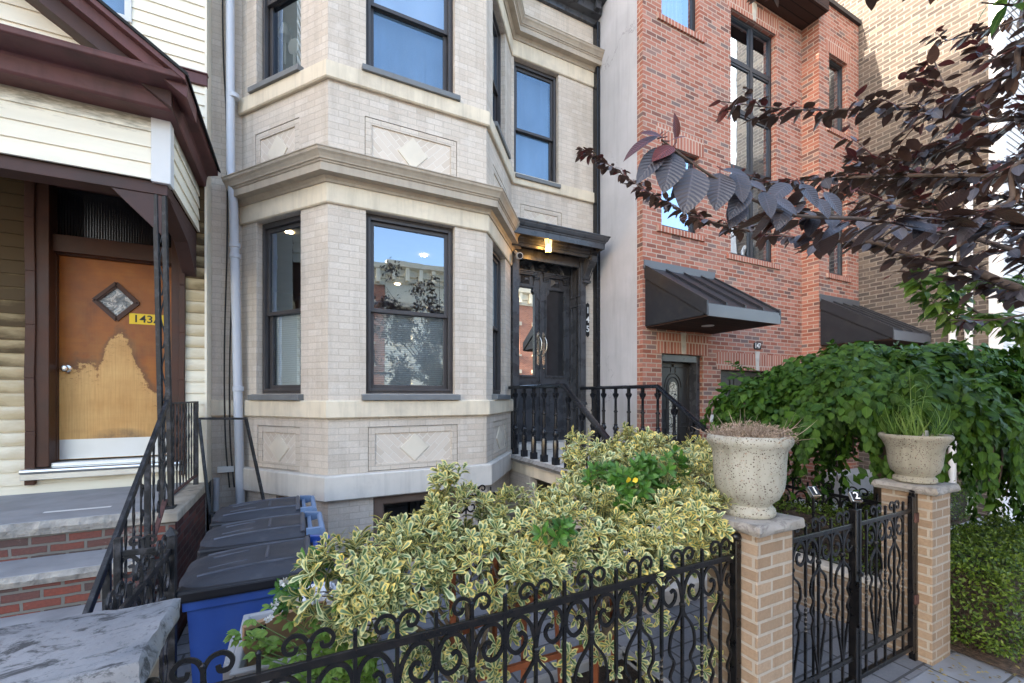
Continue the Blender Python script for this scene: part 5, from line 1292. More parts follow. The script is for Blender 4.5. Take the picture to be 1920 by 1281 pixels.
# ------------------------------------------------------------------ pillars and pier
def rough_cap(x0, x1, y0, y1, z0, z1, mat, parent, amp=.012, name='cap'):
    m = MB(); n = 14; per = []
    for (ax, ay), (bx, by) in (((x0,y0),(x1,y0)),((x1,y0),(x1,y1)),((x1,y1),(x0,y1)),((x0,y1),(x0,y0))):
        for i in range(n): per.append((ax+(bx-ax)*i/n, ay+(by-ay)*i/n))
    cx, cy = (x0+x1)/2, (y0+y1)/2
    def ring(z, k, s):
        out = []
        for x, y in per:
            d = amp*(noise.noise(Vector((x*9,y*9,s*3.1)))+.6*noise.noise(Vector((x*31,y*31,s*7.7))))
            L = math.hypot(x-cx,y-cy); out.append(Vector((x+(x-cx)/L*(d-k),y+(y-cy)/L*(d-k),z+.25*d)))
        return out
    rs = [ring(z0,.012,0),ring(z0+.012,.0,1),ring((z0+z1)/2,-.004,2),ring(z1-.008,.004,3),ring(z1,.014,4)]; N = len(per); b = 0
    for r in rs: m.v += r
    for j in range(4):
        for i in range(N): m.f.append((j*N+i,j*N+(i+1)%N,(j+1)*N+(i+1)%N,(j+1)*N+i))
    m.f.append(tuple(range(N))[::-1]); m.f.append(tuple(4*N+i for i in range(N)))
    return m.build(name, mat, parent, smooth=45)
for x, lab in ((2.113,'tan brick gate pillar nearest us, its urn holding dry grey stalks'),(4.093,'tan brick gate pillar right of the gate, its urn holding tall grass')):
    p = thing('gate_pillar', (x+.15,1.55,GZ), lab, 'pillar', 'brick pillars of the iron gate')
    m = MB(); m.box(x,x+.302,1.40,1.702,GZ-.05,1.332); m.build('shaft', M['pier_brick'], p, bevel=.004)
    rough_cap(x-.04,x+.345,1.36,1.745,1.333,1.388,M['cap_grey'],p)
p = thing('stone_pier', (-.65,1.57,GZ), 'broad mottled bluestone cap on a pier in the near left corner', 'pier')
rough_cap(-1.02,-.342,1.37,1.765,1.315,1.385,M['cap_blue'],p,.016); m = MB(); m.box(-.98,-.39,1.41,1.73,GZ-.05,1.316); m.build('shaft', M['pier_brick'], p)

# ------------------------------------------------------------------ planters on the pillars
def urn(c, prof, mat, lab, soil_r, soil_z):
    o = thing('planter', c, lab, 'planter'); m = MB(); m.lathe(prof, c, 48, cap=True)
    b = m.build('bowl', mat, o, smooth=50); m = MB(); m.lathe([(soil_r,soil_z-.01),(soil_r,soil_z),(0,soil_z+.01)], c, 24); m.build('soil', M['soil'], o); return o
urn((2.27,1.555,1.39), [(.125,0),(.135,.015),(.13,.04),(.112,.06),(.118,.072),(.150,.10),(.172,.15),(.180,.21),(.183,.30),(.188,.36),(.205,.385),(.214,.40),(.216,.42),(.208,.437),(.196,.442),(.180,.43),(.17,.36),(.0,.355)], M['planter'], 'large pitted cast stone urn of dry grey stalks on the nearer pillar', .172,.41)
urn((4.245,1.555,1.39), [(.118,0),(.13,.01),(.128,.035),(.112,.05),(.116,.06),(.142,.085),(.158,.14),(.163,.20),(.170,.26),(.190,.305),(.212,.335),(.217,.352),(.208,.366),(.192,.362),(.165,.30),(.0,.29)], M['planter_fine'], 'flared cast stone urn of tall grass on the pillar right of the gate', .175,.325)
# numbers on the gate
def gate_number(ch, x, y, z, tilt):
    o = thing('number_block', (x,y,z), 'silver edged black block with white figure %s %s' % (ch, {'1':'on a thin stake behind the gate','2':'on top of the gate centre post'}[ch]), 'number sign')
    Mx = Matrix.Translation((x,y,z)) @ Matrix.Rotation(R(tilt),4,'Z') @ Matrix.Rotation(R(-40),4,'X')
    m = MB(); m.mbox(Mx, .062,.03,.072); b = m.build('body', M['chrome'], o, bevel=.006)
    m = MB(); m.mbox(Mx @ Matrix.Translation((0,-.0165,.0)), .052,.004,.060); m.build('plate', M['black_plate'] if ch=='2' else M['black_plate'], o)
    text('figure', ch, .066, Mx @ Matrix.Translation((0,-.0195,0)) @ Matrix.Rotation(R(90),4,'X'), M['white_ink'], o, .001)
    m = MB(); m.bar((x,y,z-.03),(x,y,GZ if ch=='1' else z-.09),.012); m.build('stake', M['iron'], o)
gate_number('1', 3.02, 1.62, 1.42, -20); gate_number('2', 3.27, 1.5, 1.385, -35)
# low brick kerb of the planting bed beside the path
o = thing('planter_wall', (4.3,2.6,GZ), 'low tan brick retaining wall beside the path behind the gate', 'wall'); m = MB(); m.box(4.20,4.32,1.72,3.6,GZ-.02,.50); m.build('brickwork', M['pier_brick'], o); m = MB(); m.box(4.18,4.34,1.71,3.62,.501,.54); m.build('coping', M['limestone_grey'], o, bevel=.006)
m = MB(); m.box(4.34,4.48,1.72,3.6,.1,.50); m.build('soil', M['soil'], o)
# ------------------------------------------------------------------ wheelie bins, tub, leaning screen
def wheelie(x0, y0, lab, faded, first=None):
    o = thing('wheelie_bin', (x0,y0,GZ), lab, 'bin', 'blue wheelie bins in the narrow passage')
    L_, W_ = .62, .54; zr = 1.06
    def ring(z, f, bk, w): return [(x0+f,y0+W_/2-w/2,z),(x0+bk,y0+W_/2-w/2,z),(x0+bk,y0+W_/2+w/2,z),(x0+f,y0+W_/2+w/2,z)]
    m = MB(); rs = [ring(GZ+.06,.10,.52,.42),ring(.55,.055,.56,.47),ring(.551,.035,.565,.49),ring(.97,.012,.585,.51),ring(.971,-.004,.60,.535),ring(zr,-.008,.605,.54)]
    for r in rs: m.v += [Vector(q) for q in r]
    for j in range(5):
        for i in range(4): m.f.append((j*4+i,j*4+(i+1)%4,(j+1)*4+(i+1)%4,(j+1)*4+i))
    m.f.append((0,1,2,3)); m.f.append((20,21,22,23)); m.build('body', M['bin_blue'], o, bevel=.022)
    m = MB(); nx, ny = 12, 10; P = []
    for i in range(nx+1):
        u = i/nx; row = []
        for j in range(ny+1):
            v = j/ny*2-1
            rise = .022+.030*u+.012*math.sin(u*PI)
            ex_ = (1-abs(v)**5)
            z = zr+.012+rise*ex_*(1-max(0,1-u/.13)**2*.8)
            if abs(abs(v)-.5) < .12: z += .008
            if .25 < u < .6 and abs(v) < .35: z += .007
            row.append(Vector((x0-.02+.60*u*(1.) - .02*(1-abs(v)**3)*(1-u)*1.2, y0+W_/2+v*(W_/2+.012)*(1-.10*max(0,1-u/.12)), z)))
        P.append(row)
    for i in range(nx):
        for j in range(ny): m.face([P[i][j],P[i+1][j],P[i+1][j+1],P[i][j+1]])
    bm_pts = [(x0-.035,y0-.014),(x0+.60,y0-.014),(x0+.60,y0+W_+.014),(x0-.035,y0+W_+.014)]
    lid = m.build('lid', M['bin_lid'], o, smooth=30, recalc=False)
    rb = MB(); hgt = lambda u, v: zr+.012+(.022+.030*u+.012*math.sin(u*PI))*(1-abs(v)**5)*(1-max(0,1-u/.13)**2*.8)
    for v in (-.58,.58): rb.tube([(x0-.02+.60*u, y0+W_/2+v*(W_/2+.012), hgt(u,v)+.003) for u in [.10+.85*k/14 for k in range(15)]], .011, 6)
    for v in (-.3,.3): rb.tube([(x0-.02+.60*u, y0+W_/2+v*(W_/2+.012), hgt(u,v)+.004) for u in [.16+.30*k/8 for k in range(9)]]+[(x0-.02+.60*.46, y0+W_/2, hgt(.46,0)+.004)]*(0), .008, 6)
    rb.tube([(x0-.02+.60*.62, y0+W_/2+v*(W_/2), hgt(.62,v)+.003) for v in [-.42+.084*k for k in range(11)]], .010, 6)
    rb.tube([(x0+.565, y0+W_/2+v*(W_/2), hgt(.975,v)+.006) for v in [-.9+.18*k for k in range(11)]], .016, 6)
    rb.build('lid_rib', M['bin_rib'], o, smooth=60)
    # weld
    bm = bmesh.new(); bm.from_mesh(lid.data); bmesh.ops.remove_doubles(bm, verts=bm.verts, dist=1e-4); bm.to_mesh(lid.data); bm.free(); lid.data.shade_smooth()
    sd = lid.modifiers.new('sub','SUBSURF'); sd.levels = 1; sd.render_levels = 1
    m = MB(); m.hexa([(q[0],q[1],zr-.045) for q in bm_pts]+[(q[0],q[1],zr+.02) for q in bm_pts]); m.build('lid_skirt', M['bin_skirt'], o, bevel=.016)
    m = MB(); yc = y0+W_/2
    for s in (-1,1): m.hexa([(x0+.585,yc+s*.24-.02,zr-.02),(x0+.70,yc+s*.22-.02,zr+.01),(x0+.70,yc+s*.22+.02,zr+.01),(x0+.585,yc+s*.24+.02,zr-.02),(x0+.585,yc+s*.24-.02,zr+.06),(x0+.68,yc+s*.22-.02,zr+.055),(x0+.68,yc+s*.22+.02,zr+.055),(x0+.585,yc+s*.24+.02,zr+.06)])
    m.tube([(x0+.69,yc-.25,zr+.03),(x0+.69,yc+.25,zr+.03)], .02, 10); m.hexa([(x0+.60,yc-.22,zr-.09),(x0+.64,yc-.22,zr-.05),(x0+.64,yc+.22,zr-.05),(x0+.60,yc+.22,zr-.09),(x0+.60,yc-.22,zr+.03),(x0+.625,yc-.22,zr+.035),(x0+.625,yc+.22,zr+.035),(x0+.60,yc+.22,zr+.03)])
    m.build('handle', M['bin_pale'] if faded else M['bin_blue'], o, smooth=40)
    m = MB(); m.tube([(x0+.60,yc-.29,zr+.005),(x0+.60,yc+.29,zr+.005)], .018, 10); m.build('hinge', M['bin_lid'], o)
    for s in (-1,1): m = MB(); m.tube([(x0+.56,yc+s*.22,GZ+.12),(x0+.56,yc+s*.27,GZ+.12)], .118, 20); m.build('wheel', M['ink'], o, smooth=40)
wheelie(-.50,2.64,'blue wheelie bin nearest the fence with bright blue handle',False)
wheelie(-.52,3.30,'middle blue wheelie bin of three with faded handle',True)
wheelie(-.55,3.94,'rearmost blue wheelie bin under the leaning black screen',True)
o = thing('grey_bin', (0,2.3,GZ), 'open light grey plastic bin stuffed with cardboard behind the fence', 'bin')
m = MB(); x0,x1,y0,y1 = -.205,.32,2.04,2.50
def tub_ring(z, k): return [Vector(q) for q in ((x0+k,y0+k,z-.06*(z>.5)),(x1-k,y0+k,z-.06*(z>.5)),(x1-k,y1-k,z-.06*(z>.5)),(x0+k,y1-k,z-.06*(z>.5)))]
rs = [tub_ring(GZ,.07),tub_ring(.80,.02),tub_ring(.801,.0),tub_ring(.99,-.01),tub_ring(1.0,-.03),tub_ring(1.012,-.03),tub_ring(1.012,.0),tub_ring(.98,.012),tub_ring(.3,.06)]
for r in rs: m.v += r
for j in range(len(rs)-1):
    for i in range(4): m.f.append((j*4+i,j*4+(i+1)%4,(j+1)*4+(i+1)%4,(j+1)*4+i))
m.f.append((0,1,2,3)); e = (len(rs)-1)*4; m.f.append((e,e+1,e+2,e+3)); m.build('body', M['tub'], o, bevel=.010)
m = MB(); m.frame(Fr((x0-.03,y1-.1),(x0-.03,y0+.1)),0,.28,.81,.93,.022,-.0,.035); m.build('handle', M['tub'], o, bevel=.006)
o = thing('cardboard_box', (0,2.3,.9), 'flattened brown cardboard box with a black label in the grey bin', 'box'); fc = Fr((-.20,2.18),(.22,2.32)); m = MB(); m.fbox(fc,0,.44,.55,1.045,-.03,0); b_ = m.build('panel', M['card'], o)
m = MB(); m.fbox(fc,.005,.085,.975,1.03,0,.003); b2 = m.build('print', M['ink'], o); text('lettering', 'prib', .035, face_M(fc.p(.045,1.0,.0035),(fc.n.x,fc.n.y,0),up=(0,0,-1)), M['white_ink'], b2, .0005)
m = MB(); bmz = bmesh.new(); bmesh.ops.create_icosphere(bmz, subdivisions=4, radius=.085)
for v in bmz.verts: v.co *= 1+.35*noise.noise(v.co*22)+.18*noise.noise(v.co*60)
me = bpy.data.meshes.new('plastic_bag'); bmz.to_mesh(me); bmz.free(); me.materials.append(M_basic('clear_crumpled_plastic', (.60,.63,.68), .15, var=.1, scale=20., bump=.4)); ob = bpy.data.objects.new('plastic_bag', me); COL.objects.link(ob); ob.location = (.10,2.36,1.04); ob.scale = (1.1,.9,.8); tag(ob, 'crumpled clear plastic bag lying on the cardboard', 'bag')
o = thing('mesh_screen', (-.5,5.0,.95), 'black framed tapering mesh screen standing behind the bins', 'screen')
q = [Vector((-.83,5.03,1.83)),Vector((-.445,5.03,1.82)),Vector((-.265,4.86,.93)),Vector((-.72,4.86,.95))]; m = MB()
for k in range(4): m.bar(q[k], q[(k+1)%4], .022)
m.bar(q[3], q[3]+Vector((-.03,.35,-.84)), .02); m.bar(q[2], q[2]+Vector((0.,.05,-.82)), .02)
m.build('frame', M['iron_worn'], o)
def m_mesh():
    t = NT('fine_black_mesh'); tr = t.n('BsdfTransparent', {'Color':(1,1,1,1)}); d = t.n('BsdfDiffuse', {'Color':(.03,.03,.03,1)}); x = t.n('MixShader', {0:.28,1:tr,2:d}); t.t.links.new(x.outputs[0], t.out.inputs[0]); return t.m
m = MB(); m.face(q); m.build('mesh', m_mesh(), o, recalc=False)
# ------------------------------------------------------------------ plants
rp = random.Random(21)
def rv(): 
    while True:
        v = Vector((rp.uniform(-1,1),rp.uniform(-1,1),rp.uniform(-1,1)))
        if .05 < v.length < 1: return v.normalized()
def rosette(m, pos, d, L, W, n=9, shape=1, fold=.3, spread=(.55,1.35), curl=.4, rows=4):
    d = d.normalized(); x = d.orthogonal().normalized(); y = d.cross(x); a0 = rp.uniform(0,6.28)
    for k in range(n):
        a = a0+k*2.4; t = k/max(1,n-1); el = spread[0]+(spread[1]-spread[0])*t+rp.uniform(-.15,.15)
        dr = (d*math.cos(el)+(x*math.cos(a)+y*math.sin(a))*math.sin(el)); l = L*rp.uniform(.75,1.12)*(.75+.3*t)
        m.leaf(pos+d*.012*(1-t)*3, dr, d, l, W*rp.uniform(.85,1.15), fold, curl*rp.uniform(.3,1.3), rows, shape)
def blobs_shrub(m, blobs, spacing, fn, up=.5, keep=.12, jit=.3):
    for c, r, sq in blobs:
        n = int(4*PI*r*r*sq/spacing**2)
        for i in range(n):
            v = rv(); p = c+Vector((v.x*r,v.y*r,v.z*r*sq))*rp.uniform(.78,1.06)
            if any((p-c2).length < r2*.72 and c2 is not c for c2, r2, _ in blobs): continue
            if v.z < -.35 and rp.random() > .35: continue
            fn(m, p, (v+Vector((0,0,up))+rv()*jit).normalized())
# variegated shrub, two plants whose crowns meet over the fence
VB1 = [(U(655,1085,1.80),.17,.8),(U(735,1065,1.88),.19,.85),(U(800,1025,2.0),.17,.85),(U(700,1150,1.72),.12,1.),(U(870,1000,2.1),.20,.95),(U(845,925,2.15),.07,1.5),(U(920,1065,1.98),.17,.8),(U(985,1000,2.2),.22,.9),(U(700,1125,1.74),.11,.9),(U(780,1095,1.82),.12,.9),(U(860,1080,1.9),.13,.9),(U(950,1070,1.98),.13,.9),(U(640,1120,1.74),.09,.9)]
VB2 = [(U(1075,1000,2.3),.23,.9),(U(1170,1010,2.4),.22,.9),(U(1260,990,2.45),.22,.9),(U(1335,975,2.45),.15,.9),(U(1045,1065,2.12),.15,.75),(U(1190,1060,2.2),.15,.7),(U(1120,905,2.75),.21,.95),(U(1095,850,2.8),.09,1.3),(U(1215,895,2.85),.25,1.0),(U(1305,890,2.9),.20,.95),(U(1185,845,2.9),.12,1.),(U(1015,1060,2.05),.13,.9),(U(1110,1060,2.15),.13,.9),(U(1260,1045,2.3),.13,.9),(U(1335,1015,2.42),.11,.9),(U(1100,960,2.5),.2,.9),(U(1300,940,2.7),.2,.9)]
def vshrub(name, blobs, base, lab, seed, extra=()):
    rp.seed(seed); o = thing(name, base, lab, 'shrub', 'variegated shrubs behind the front fence'); m = MB()
    blobs_shrub(m, blobs, .060, lambda m_,p,d: rosette(m_, p, d, rp.uniform(.055,.088), rp.uniform(.021,.031), rp.choice((6,7,8,9,10)), spread=(.4,1.5), curl=rp.uniform(.3,.9)), .55, jit=.55)
    for p in extra: rosette(m, p+rv()*.02, (rv()*.5+Vector((-.2,-.6,.5))), .066, .024, 8)
    m.build('foliage', M['leaf_varieg'], o, recalc=False, smooth=80)
    m = MB()
    for c, r, sq in blobs:
        b = Vector(base)+Vector((rp.uniform(-.1,.1),rp.uniform(-.05,.05),.3)); mid_ = b.lerp(c,.55)+rv()*.05
        P = catmull([b,mid_,c],6); m.tube(P, [.012-.008*i/len(P) for i in range(len(P))], 6)
        for k in range(7):
            e = c+Vector((1,1,sq*1.))*0+rv()*r*.85; m.tube([mid_.lerp(c,.5+.06*k),e], [.004,.002], 5)
    m.build('stem', M['stem'], o)
ex2 = [U(x,y,d) for x,y,d in ((955,1180,1.95),(985,1210,1.95),(1010,1235,1.93),(930,1215,1.9),(1075,1160,2.1),(1100,1195,2.1),(1130,1150,2.15),(1150,1215,2.1),(1165,1180,2.1),(1195,1130,2.2),(1240,1150,2.3),(1260,1180,2.3),(1140,1255,2.05),(1340,1130,2.4),(1318,1215,2.4),(1335,1235,2.4),(1060,1225,2.0),(1285,1120,2.4),(1215,1095,2.3))]
ex1 = [U(x,y,d) for x,y,d in ((770,1245,1.75),(800,1265,1.75),(830,1250,1.8),(860,1270,1.8),(745,1270,1.7),(790,1235,1.8),(890,1255,1.85),(925,1275,1.85))]
def lowr(x0,x1,y0,y1,d0,d1,n):
    out = []
    while len(out) < n:
        p = U(rp.uniform(x0,x1), rp.uniform(y0,y1), rp.uniform(d0,d1))
        if p.y > 1.6: out.append(p)
    return out
vshrub('variegated_shrub', VB1, (.75,1.85,GZ+.35), 'cream edged variegated shrub leaning over the fence toward the blue bins', 5, ex1+lowr(730,930,1215,1281,1.72,1.9,16))
vshrub('variegated_shrub', VB2, (1.45,1.85,GZ+.35), 'cream edged variegated shrub beside the gate pillar with plain green shoots in it', 6, ex2+lowr(930,1350,1105,1265,1.95,2.35,30))
# plain green shoots
rp.seed(31); o = thing('green_shrub', (1.6,2.15,GZ), 'plain glossy green shoots with one yellow leaf amid the variegated leaves', 'shrub'); m = MB()
for c, r, n in ((U(1185,905,2.52),.13,46),(U(1245,880,2.6),.09,16),(U(1120,900,2.55),.07,10),(U(1035,1000,2.0),.05,6),(U(1170,960,2.45),.08,12),(U(600,1065,1.95),.05,6)):
    for i in range(n):
        v = rv(); v.y = -abs(v.y)*.8; rosette(m, c+v*r, (v+Vector((0,-.2,.5))), .075, .030, 7, 2, .25, (.5,1.4), .4, 3)
m.build('foliage', M['leaf_green'], o, recalc=False, smooth=80)
m = MB(); m.leaf(U(1178,905,2.36), (-.3,-.4,.5), (-.3,-.9,.2), .045, .035, .2, .3, 3, 2); m.leaf(U(1186,903,2.36), (.5,-.3,.3), (-.3,-.9,.2), .035, .03, .2, .3, 3, 2); m.build('yellow_leaf', M['petal_y'], o, recalc=False)
m = MB(); m.tube([(1.55,2.15,.5),(1.6,2.2,1.1),U(1185,905,2.55)],[.010,.007,.004],6); m.build('stem', M['stem_green'], o)
# trough and stakes
o = thing('trough', (1.25,1.88,GZ), 'grey rectangular planting trough at the foot of the variegated shrub', 'planter'); m = MB(); x0,x1,y0,y1 = .55,1.80,1.66,2.06
m.box(x0,x1,y0,y0+.03,GZ,.50); m.box(x0,x1,y1-.03,y1,GZ,.50); m.box(x0,x0+.03,y0+.03,y1-.03,GZ,.50); m.box(x1-.03,x1,y0+.03,y1-.03,GZ,.50); m.box(x0-.01,x1+.01,y0-.01,y0+.04,.47,.505); m.box(x1-.03,x1+.012,y0+.04,y1,.47,.505)
m.build('body', M['tub'], o, bevel=.004); m = MB(); m.box(x0+.03,x1-.03,y0+.03,y1-.03,GZ,.45); m.build('soil', M['soil'], o)
o = thing('wooden_trellis', (1.1,1.9,GZ+.35), 'red brown wooden stakes and cross bars propping up the shrub', 'trellis')
for (x,y,lean) in ((.62,1.80,.0),(.82,1.84,.03),(1.02,1.90,.02),(1.26,1.92,-.05),(1.44,1.86,.04),(1.6,1.9,-.02)):
    m = MB(); m.bar((x,y,.44),(x+lean,y+.02,1.28),.026,.02); m.build('stake', M['wood_orange'], o, bevel=.002)
m = MB(); m.bar((.58,1.86,.95),(1.5,1.94,1.08),.02,.03); m.bar((.7,1.84,.75),(1.6,1.9,.68),.02,.03); m.build('cross_bar', M['wood_orange'], o, bevel=.002)
m = MB(); m.mbox(Matrix.Translation((.60,1.785,.88)) @ Matrix.Rotation(.4,4,'Y'), .05,.003,.07); m.build('plant_tag', M['white_paint'], o)
# white flowered climber by the tub
rp.seed(41); o = thing('white_flowering_plant', (.32,1.78,GZ), 'light green plant with small white blossoms growing through the fence', 'plant'); m = MB(); st_ = MB(); pf_ = MB()
roots = Vector((.40,1.85,GZ))
for i in range(46):
    e = U(rp.uniform(470,690), rp.uniform(1130,1275), rp.uniform(1.62,1.95))
    if e.y < 1.56: e.y = 1.56+rp.uniform(0,.08)
    P = catmull([roots, roots.lerp(e,.5)+Vector((0,0,.25)), e],4); st_.tube(P, .0022, 4)
    for k in range(5):
        q = P[-1].lerp(P[-5], k/5) ; dd = rv()*.7+Vector((-.2,-.5,.2)); xx = dd.cross(Vector((0,0,1))).normalized()
        for s in (-1,0,1):
            m.leaf(q, dd+xx*s*.9, Vector((0,-.4,1))+rv()*.3, .040*rp.uniform(.8,1.25), .022, .15, .4, 3, 2)
for (x,y,d) in ((437,1187,1.75),(470,1200,1.72),(450,1195,1.74),(490,1185,1.75)):
    for k in range(6): m.leaf(U(x+rp.uniform(-14,14),y+rp.uniform(-8,8),d), rv()*.6+Vector((-.5,-.4,.1)), Vector((0,-.3,1)), .04, .024, .15, .4, 3, 2)
m.build('foliage', M['leaf_rose'], o, recalc=False, smooth=80)
m2 = MB()
for i in range(22): rosette(m2, U(rp.uniform(520,575),rp.uniform(1095,1150),rp.uniform(1.8,1.95)), rv()+Vector((0,-.4,.5)), .05,.020,6,2,.2,(.5,1.4),.4,3)
m2.build('dark_foliage', M['leaf_green'], o, recalc=False, smooth=80)
for x,y,d in ((530,1095,1.8),(517,1132,1.78),(506,1162,1.76),(558,1130,1.8),(653,1190,1.78),(660,1200,1.78),(536,1092,1.83)):
    c = U(x,y,d)
    for k in range(14): pf_.leaf(c+rv()*.010, rv()+Vector((-.2,-.6,.3)), rv(), .017, .014, .2, .5, 2, 2)
pf_.build('blossom', M['petal'], o, recalc=False); st_.build('stem', M['stem_green'], o)
# dried plant and grass in the urns
rp.seed(51); o = thing('dried_plant', (2.27,1.555,1.80), 'mound of dry grey brown lavender stalks in the nearer urn', 'plant'); m = MB(); c = Vector((2.27,1.555,1.79))
for i in range(900):
    a = rp.uniform(0,6.28); r = .17*math.sqrt(rp.random()); b = c+Vector((r*math.cos(a),r*math.sin(a),0)); d = Vector((r*math.cos(a)*2.6,r*math.sin(a)*2.6,.55+rp.uniform(-.2,.2)))+rv()*.35
    L = rp.uniform(.055,.125)*(1.15-r*2.5); m.leaf(b, d, rv(), L, .005, .6, rp.uniform(-.6,.8), 3, 2)
    e = b+d.normalized()*L*.9
    for k in range(2): m.leaf(e, d+rv()*.9, rv(), .016, .006, .5, .4, 2, 2)
for i in range(40):
    a = rp.uniform(0,6.28); r = rp.uniform(.05,.19); b = c+Vector((r*math.cos(a),r*math.sin(a),.01)); d = Vector((math.cos(a)*rp.uniform(.2,1.4),math.sin(a)*rp.uniform(.2,1.4),.8))+rv()*.5
    m.leaf(b, d, rv(), rp.uniform(.12,.21), .004, .6, rp.uniform(-.5,1.2), 4, 2)
m.build('stalk', M['dry'], o, recalc=False)
rp.seed(52); o = thing('grass_tuft', (4.245,1.555,1.72), 'tall bright green grass and weeds sprouting from the right urn', 'plant'); m = MB(); c = Vector((4.245,1.555,1.72))
for i in range(85):
    a = rp.uniform(0,6.28); r = .14*math.sqrt(rp.random()); b = c+Vector((r*math.cos(a),r*math.sin(a),0)); d = Vector((math.cos(a)*.5,math.sin(a)*.5,1.))+rv()*.5
    m.leaf(b, d, Vector((math.cos(a),math.sin(a),.2)), rp.uniform(.12,.34), .008, .4, rp.uniform(.2,1.4), 6, 2)
for x, lean, h in ((-.05,-.04,.56),(-.0,.02,.42),(.08,.16,.44),(-.10,-.10,.36)):
    P = [c+Vector((x+lean*t*t,0.,h*t)) for t in [k/6 for k in range(7)]]; m.tube(P, [.004-.003*k/6 for k in range(7)], 5)
    for k in range(1,6): m.leaf(P[k], Vector((rp.uniform(-1,1),rp.uniform(-.6,.3),.7)), Vector((0,-.3,1)), rp.uniform(.12,.22), .009, .4, 1.2, 6, 2)
for i in range(60): m.leaf(c+Vector((rp.uniform(-.16,.16),rp.uniform(-.12,.12),-.02)), rv()+Vector((0,0,.5)), rv(), rp.uniform(.03,.06), .014, .2, .5, 3, 2)
m.build('blades', M['grass'], o, recalc=False)
m = MB(); m.prism([(-.05,0),(.055,-.01),(.045,.085),(.005,.07)], lambda x,z,d: (4.275+x,1.50+d,1.70+z), 0, .018); tag(m.build('slate_chip', M['concrete'], bevel=.003), 'broken grey slate chip stuck upright in the right urn', 'stone')

# weeping tree between the gate and number 147
rp.seed(61); TC = Vector((5.88,2.45,0)); o = thing('weeping_tree', (5.88,2.45,GZ), 'umbrella shaped weeping tree with dense drooping green leaves', 'tree'); m = MB()
def dome(a, q):
    lump = noise.noise(Vector((math.cos(a)*q*2.1,math.sin(a)*q*2.1,3.3)))*.42+noise.noise(Vector((math.cos(a)*q*5.,math.sin(a)*q*5.,8.)))*.26
    rx = 1.96+.22*math.sin(3*a+.7)+.12*math.sin(7*a+2.1); ry = 1.20+.12*math.sin(4*a)+.10*math.sin(9*a)
    z = 2.56-.52*q**2.4+lump*(.45+.55*q)
    return TC+Vector((rx*q*math.cos(a), ry*q*math.sin(a), z))
def skirt(a):       # how low the curtain hangs
    front = max(0, math.sin(-a)); right = max(0, math.cos(a))
    return .42+.34*front+1.0*front*right+.40*right+.45*max(0,math.sin(a))+.14*math.sin(5*a+1.)+.10*math.sin(13*a)
def wleaf(p, d, n, big=1.):
    L = rp.uniform(.06,.118)*big; m.leaf(p, d, n, L, L*rp.uniform(.54,.68), rp.uniform(.1,.35), rp.uniform(.1,.9), 3, 0)
# drooping shoots carry the leaves, so the surface breaks into tresses with gaps between
for i in range(760):
    a = rp.uniform(0,2*PI); q0 = math.sqrt(rp.random())
    p = dome(a,q0)+Vector((0,0,rp.uniform(-.16,.04))); out = Vector((math.cos(a)*1.3,math.sin(a),0))
    hang = q0 > .72; ln = rp.uniform(.18,.5) if not hang else skirt(a+rp.uniform(-.2,.2))*rp.uniform(.35,1.15)
    ln *= rp.choice((.6,.9,1.,1.25)); n = max(5,int(ln/.030)); dr = (out*(.9-.5*q0)+Vector((0,0,.12-.5*q0))+rv()*.45).normalized()
    for k in range(n):
        t = k/n; dr = (dr+Vector((0,0,-.10 if not hang else -.22))+rv()*.10).normalized(); p = p+dr*.032
        for s_ in (-1,1,0):
            sd = dr.cross(Vector((0,0,1))); wleaf(p+rv()*.03, dr*.5+sd*s_*.9+out*.3+Vector((0,0,-.30 if not hang else -.55))+rv()*.5, out*.7+Vector((0,-.25,.75))+rv()*.55, 1.1-.35*t)
for i in range(60):
    a = rp.uniform(0,2*PI); q0 = math.sqrt(rp.random())*.98; p = dome(a,q0); dr = (Vector((math.cos(a)*.9,math.sin(a)*.7,.9))+rv()*.5).normalized()
    for k in range(rp.randint(4,9)):
        dr = (dr+Vector((0,0,-.16))).normalized(); p = p+dr*.032
        for s_ in (-1,1): wleaf(p, dr*.5+dr.cross(Vector((0,0,1)))*s_*.8+rv()*.3, Vector((0,-.2,1))+rv()*.4, .8)
for i in range(3600):
    a = rp.uniform(0,2*PI); q = math.sqrt(rp.random()); p = dome(a,q)+Vector((0,0,rp.uniform(-.18,.03)))+rv()*.05
    out = Vector((math.cos(a)*1.3,math.sin(a),0)); wleaf(p, out*.7+Vector((0,0,-.35))+rv()*.7, out*.7+Vector((0,-.2,.8))+rv()*.6, 1.05)
for i in range(4200):   # looser leaves inside
    a = rp.uniform(0,2*PI); q = rp.uniform(.15,.92); p = dome(a,q)+Vector((0,0,-rp.uniform(.12,1.05)*q)); m.leaf(p, rv()+Vector((0,0,-.8)), rv(), .11, .06, .2, .4, 2, 0)
for i in range(9):      # trailing strands
    a = rp.choice((3.5,3.8,4.1,4.3,3.95,4.5,4.65))+rp.uniform(-.1,.1); b = dome(a,.82)+Vector((0,0,-.35)); n = rp.randint(8,16)
    for k in range(n):
        for s_ in (-1,1): m.leaf(b+Vector((.02*math.sin(k),0,-.045*k)), Vector((s_*.6,-.2,-.7))+rv()*.3, Vector((0,-1,.4)), .07, .036, .2, .4, 3, 0)
m.build('crown', M['leaf_weep'], o, recalc=False, smooth=80)
m = MB()
P = catmull([TC+Vector((0,0,GZ)),TC+Vector((.04,.02,.9)),TC+Vector((-.03,0,1.75)),TC+Vector((0,0,2.2))],6); m.tube(P, [.07-.03*i/len(P) for i in range(len(P))], 10)
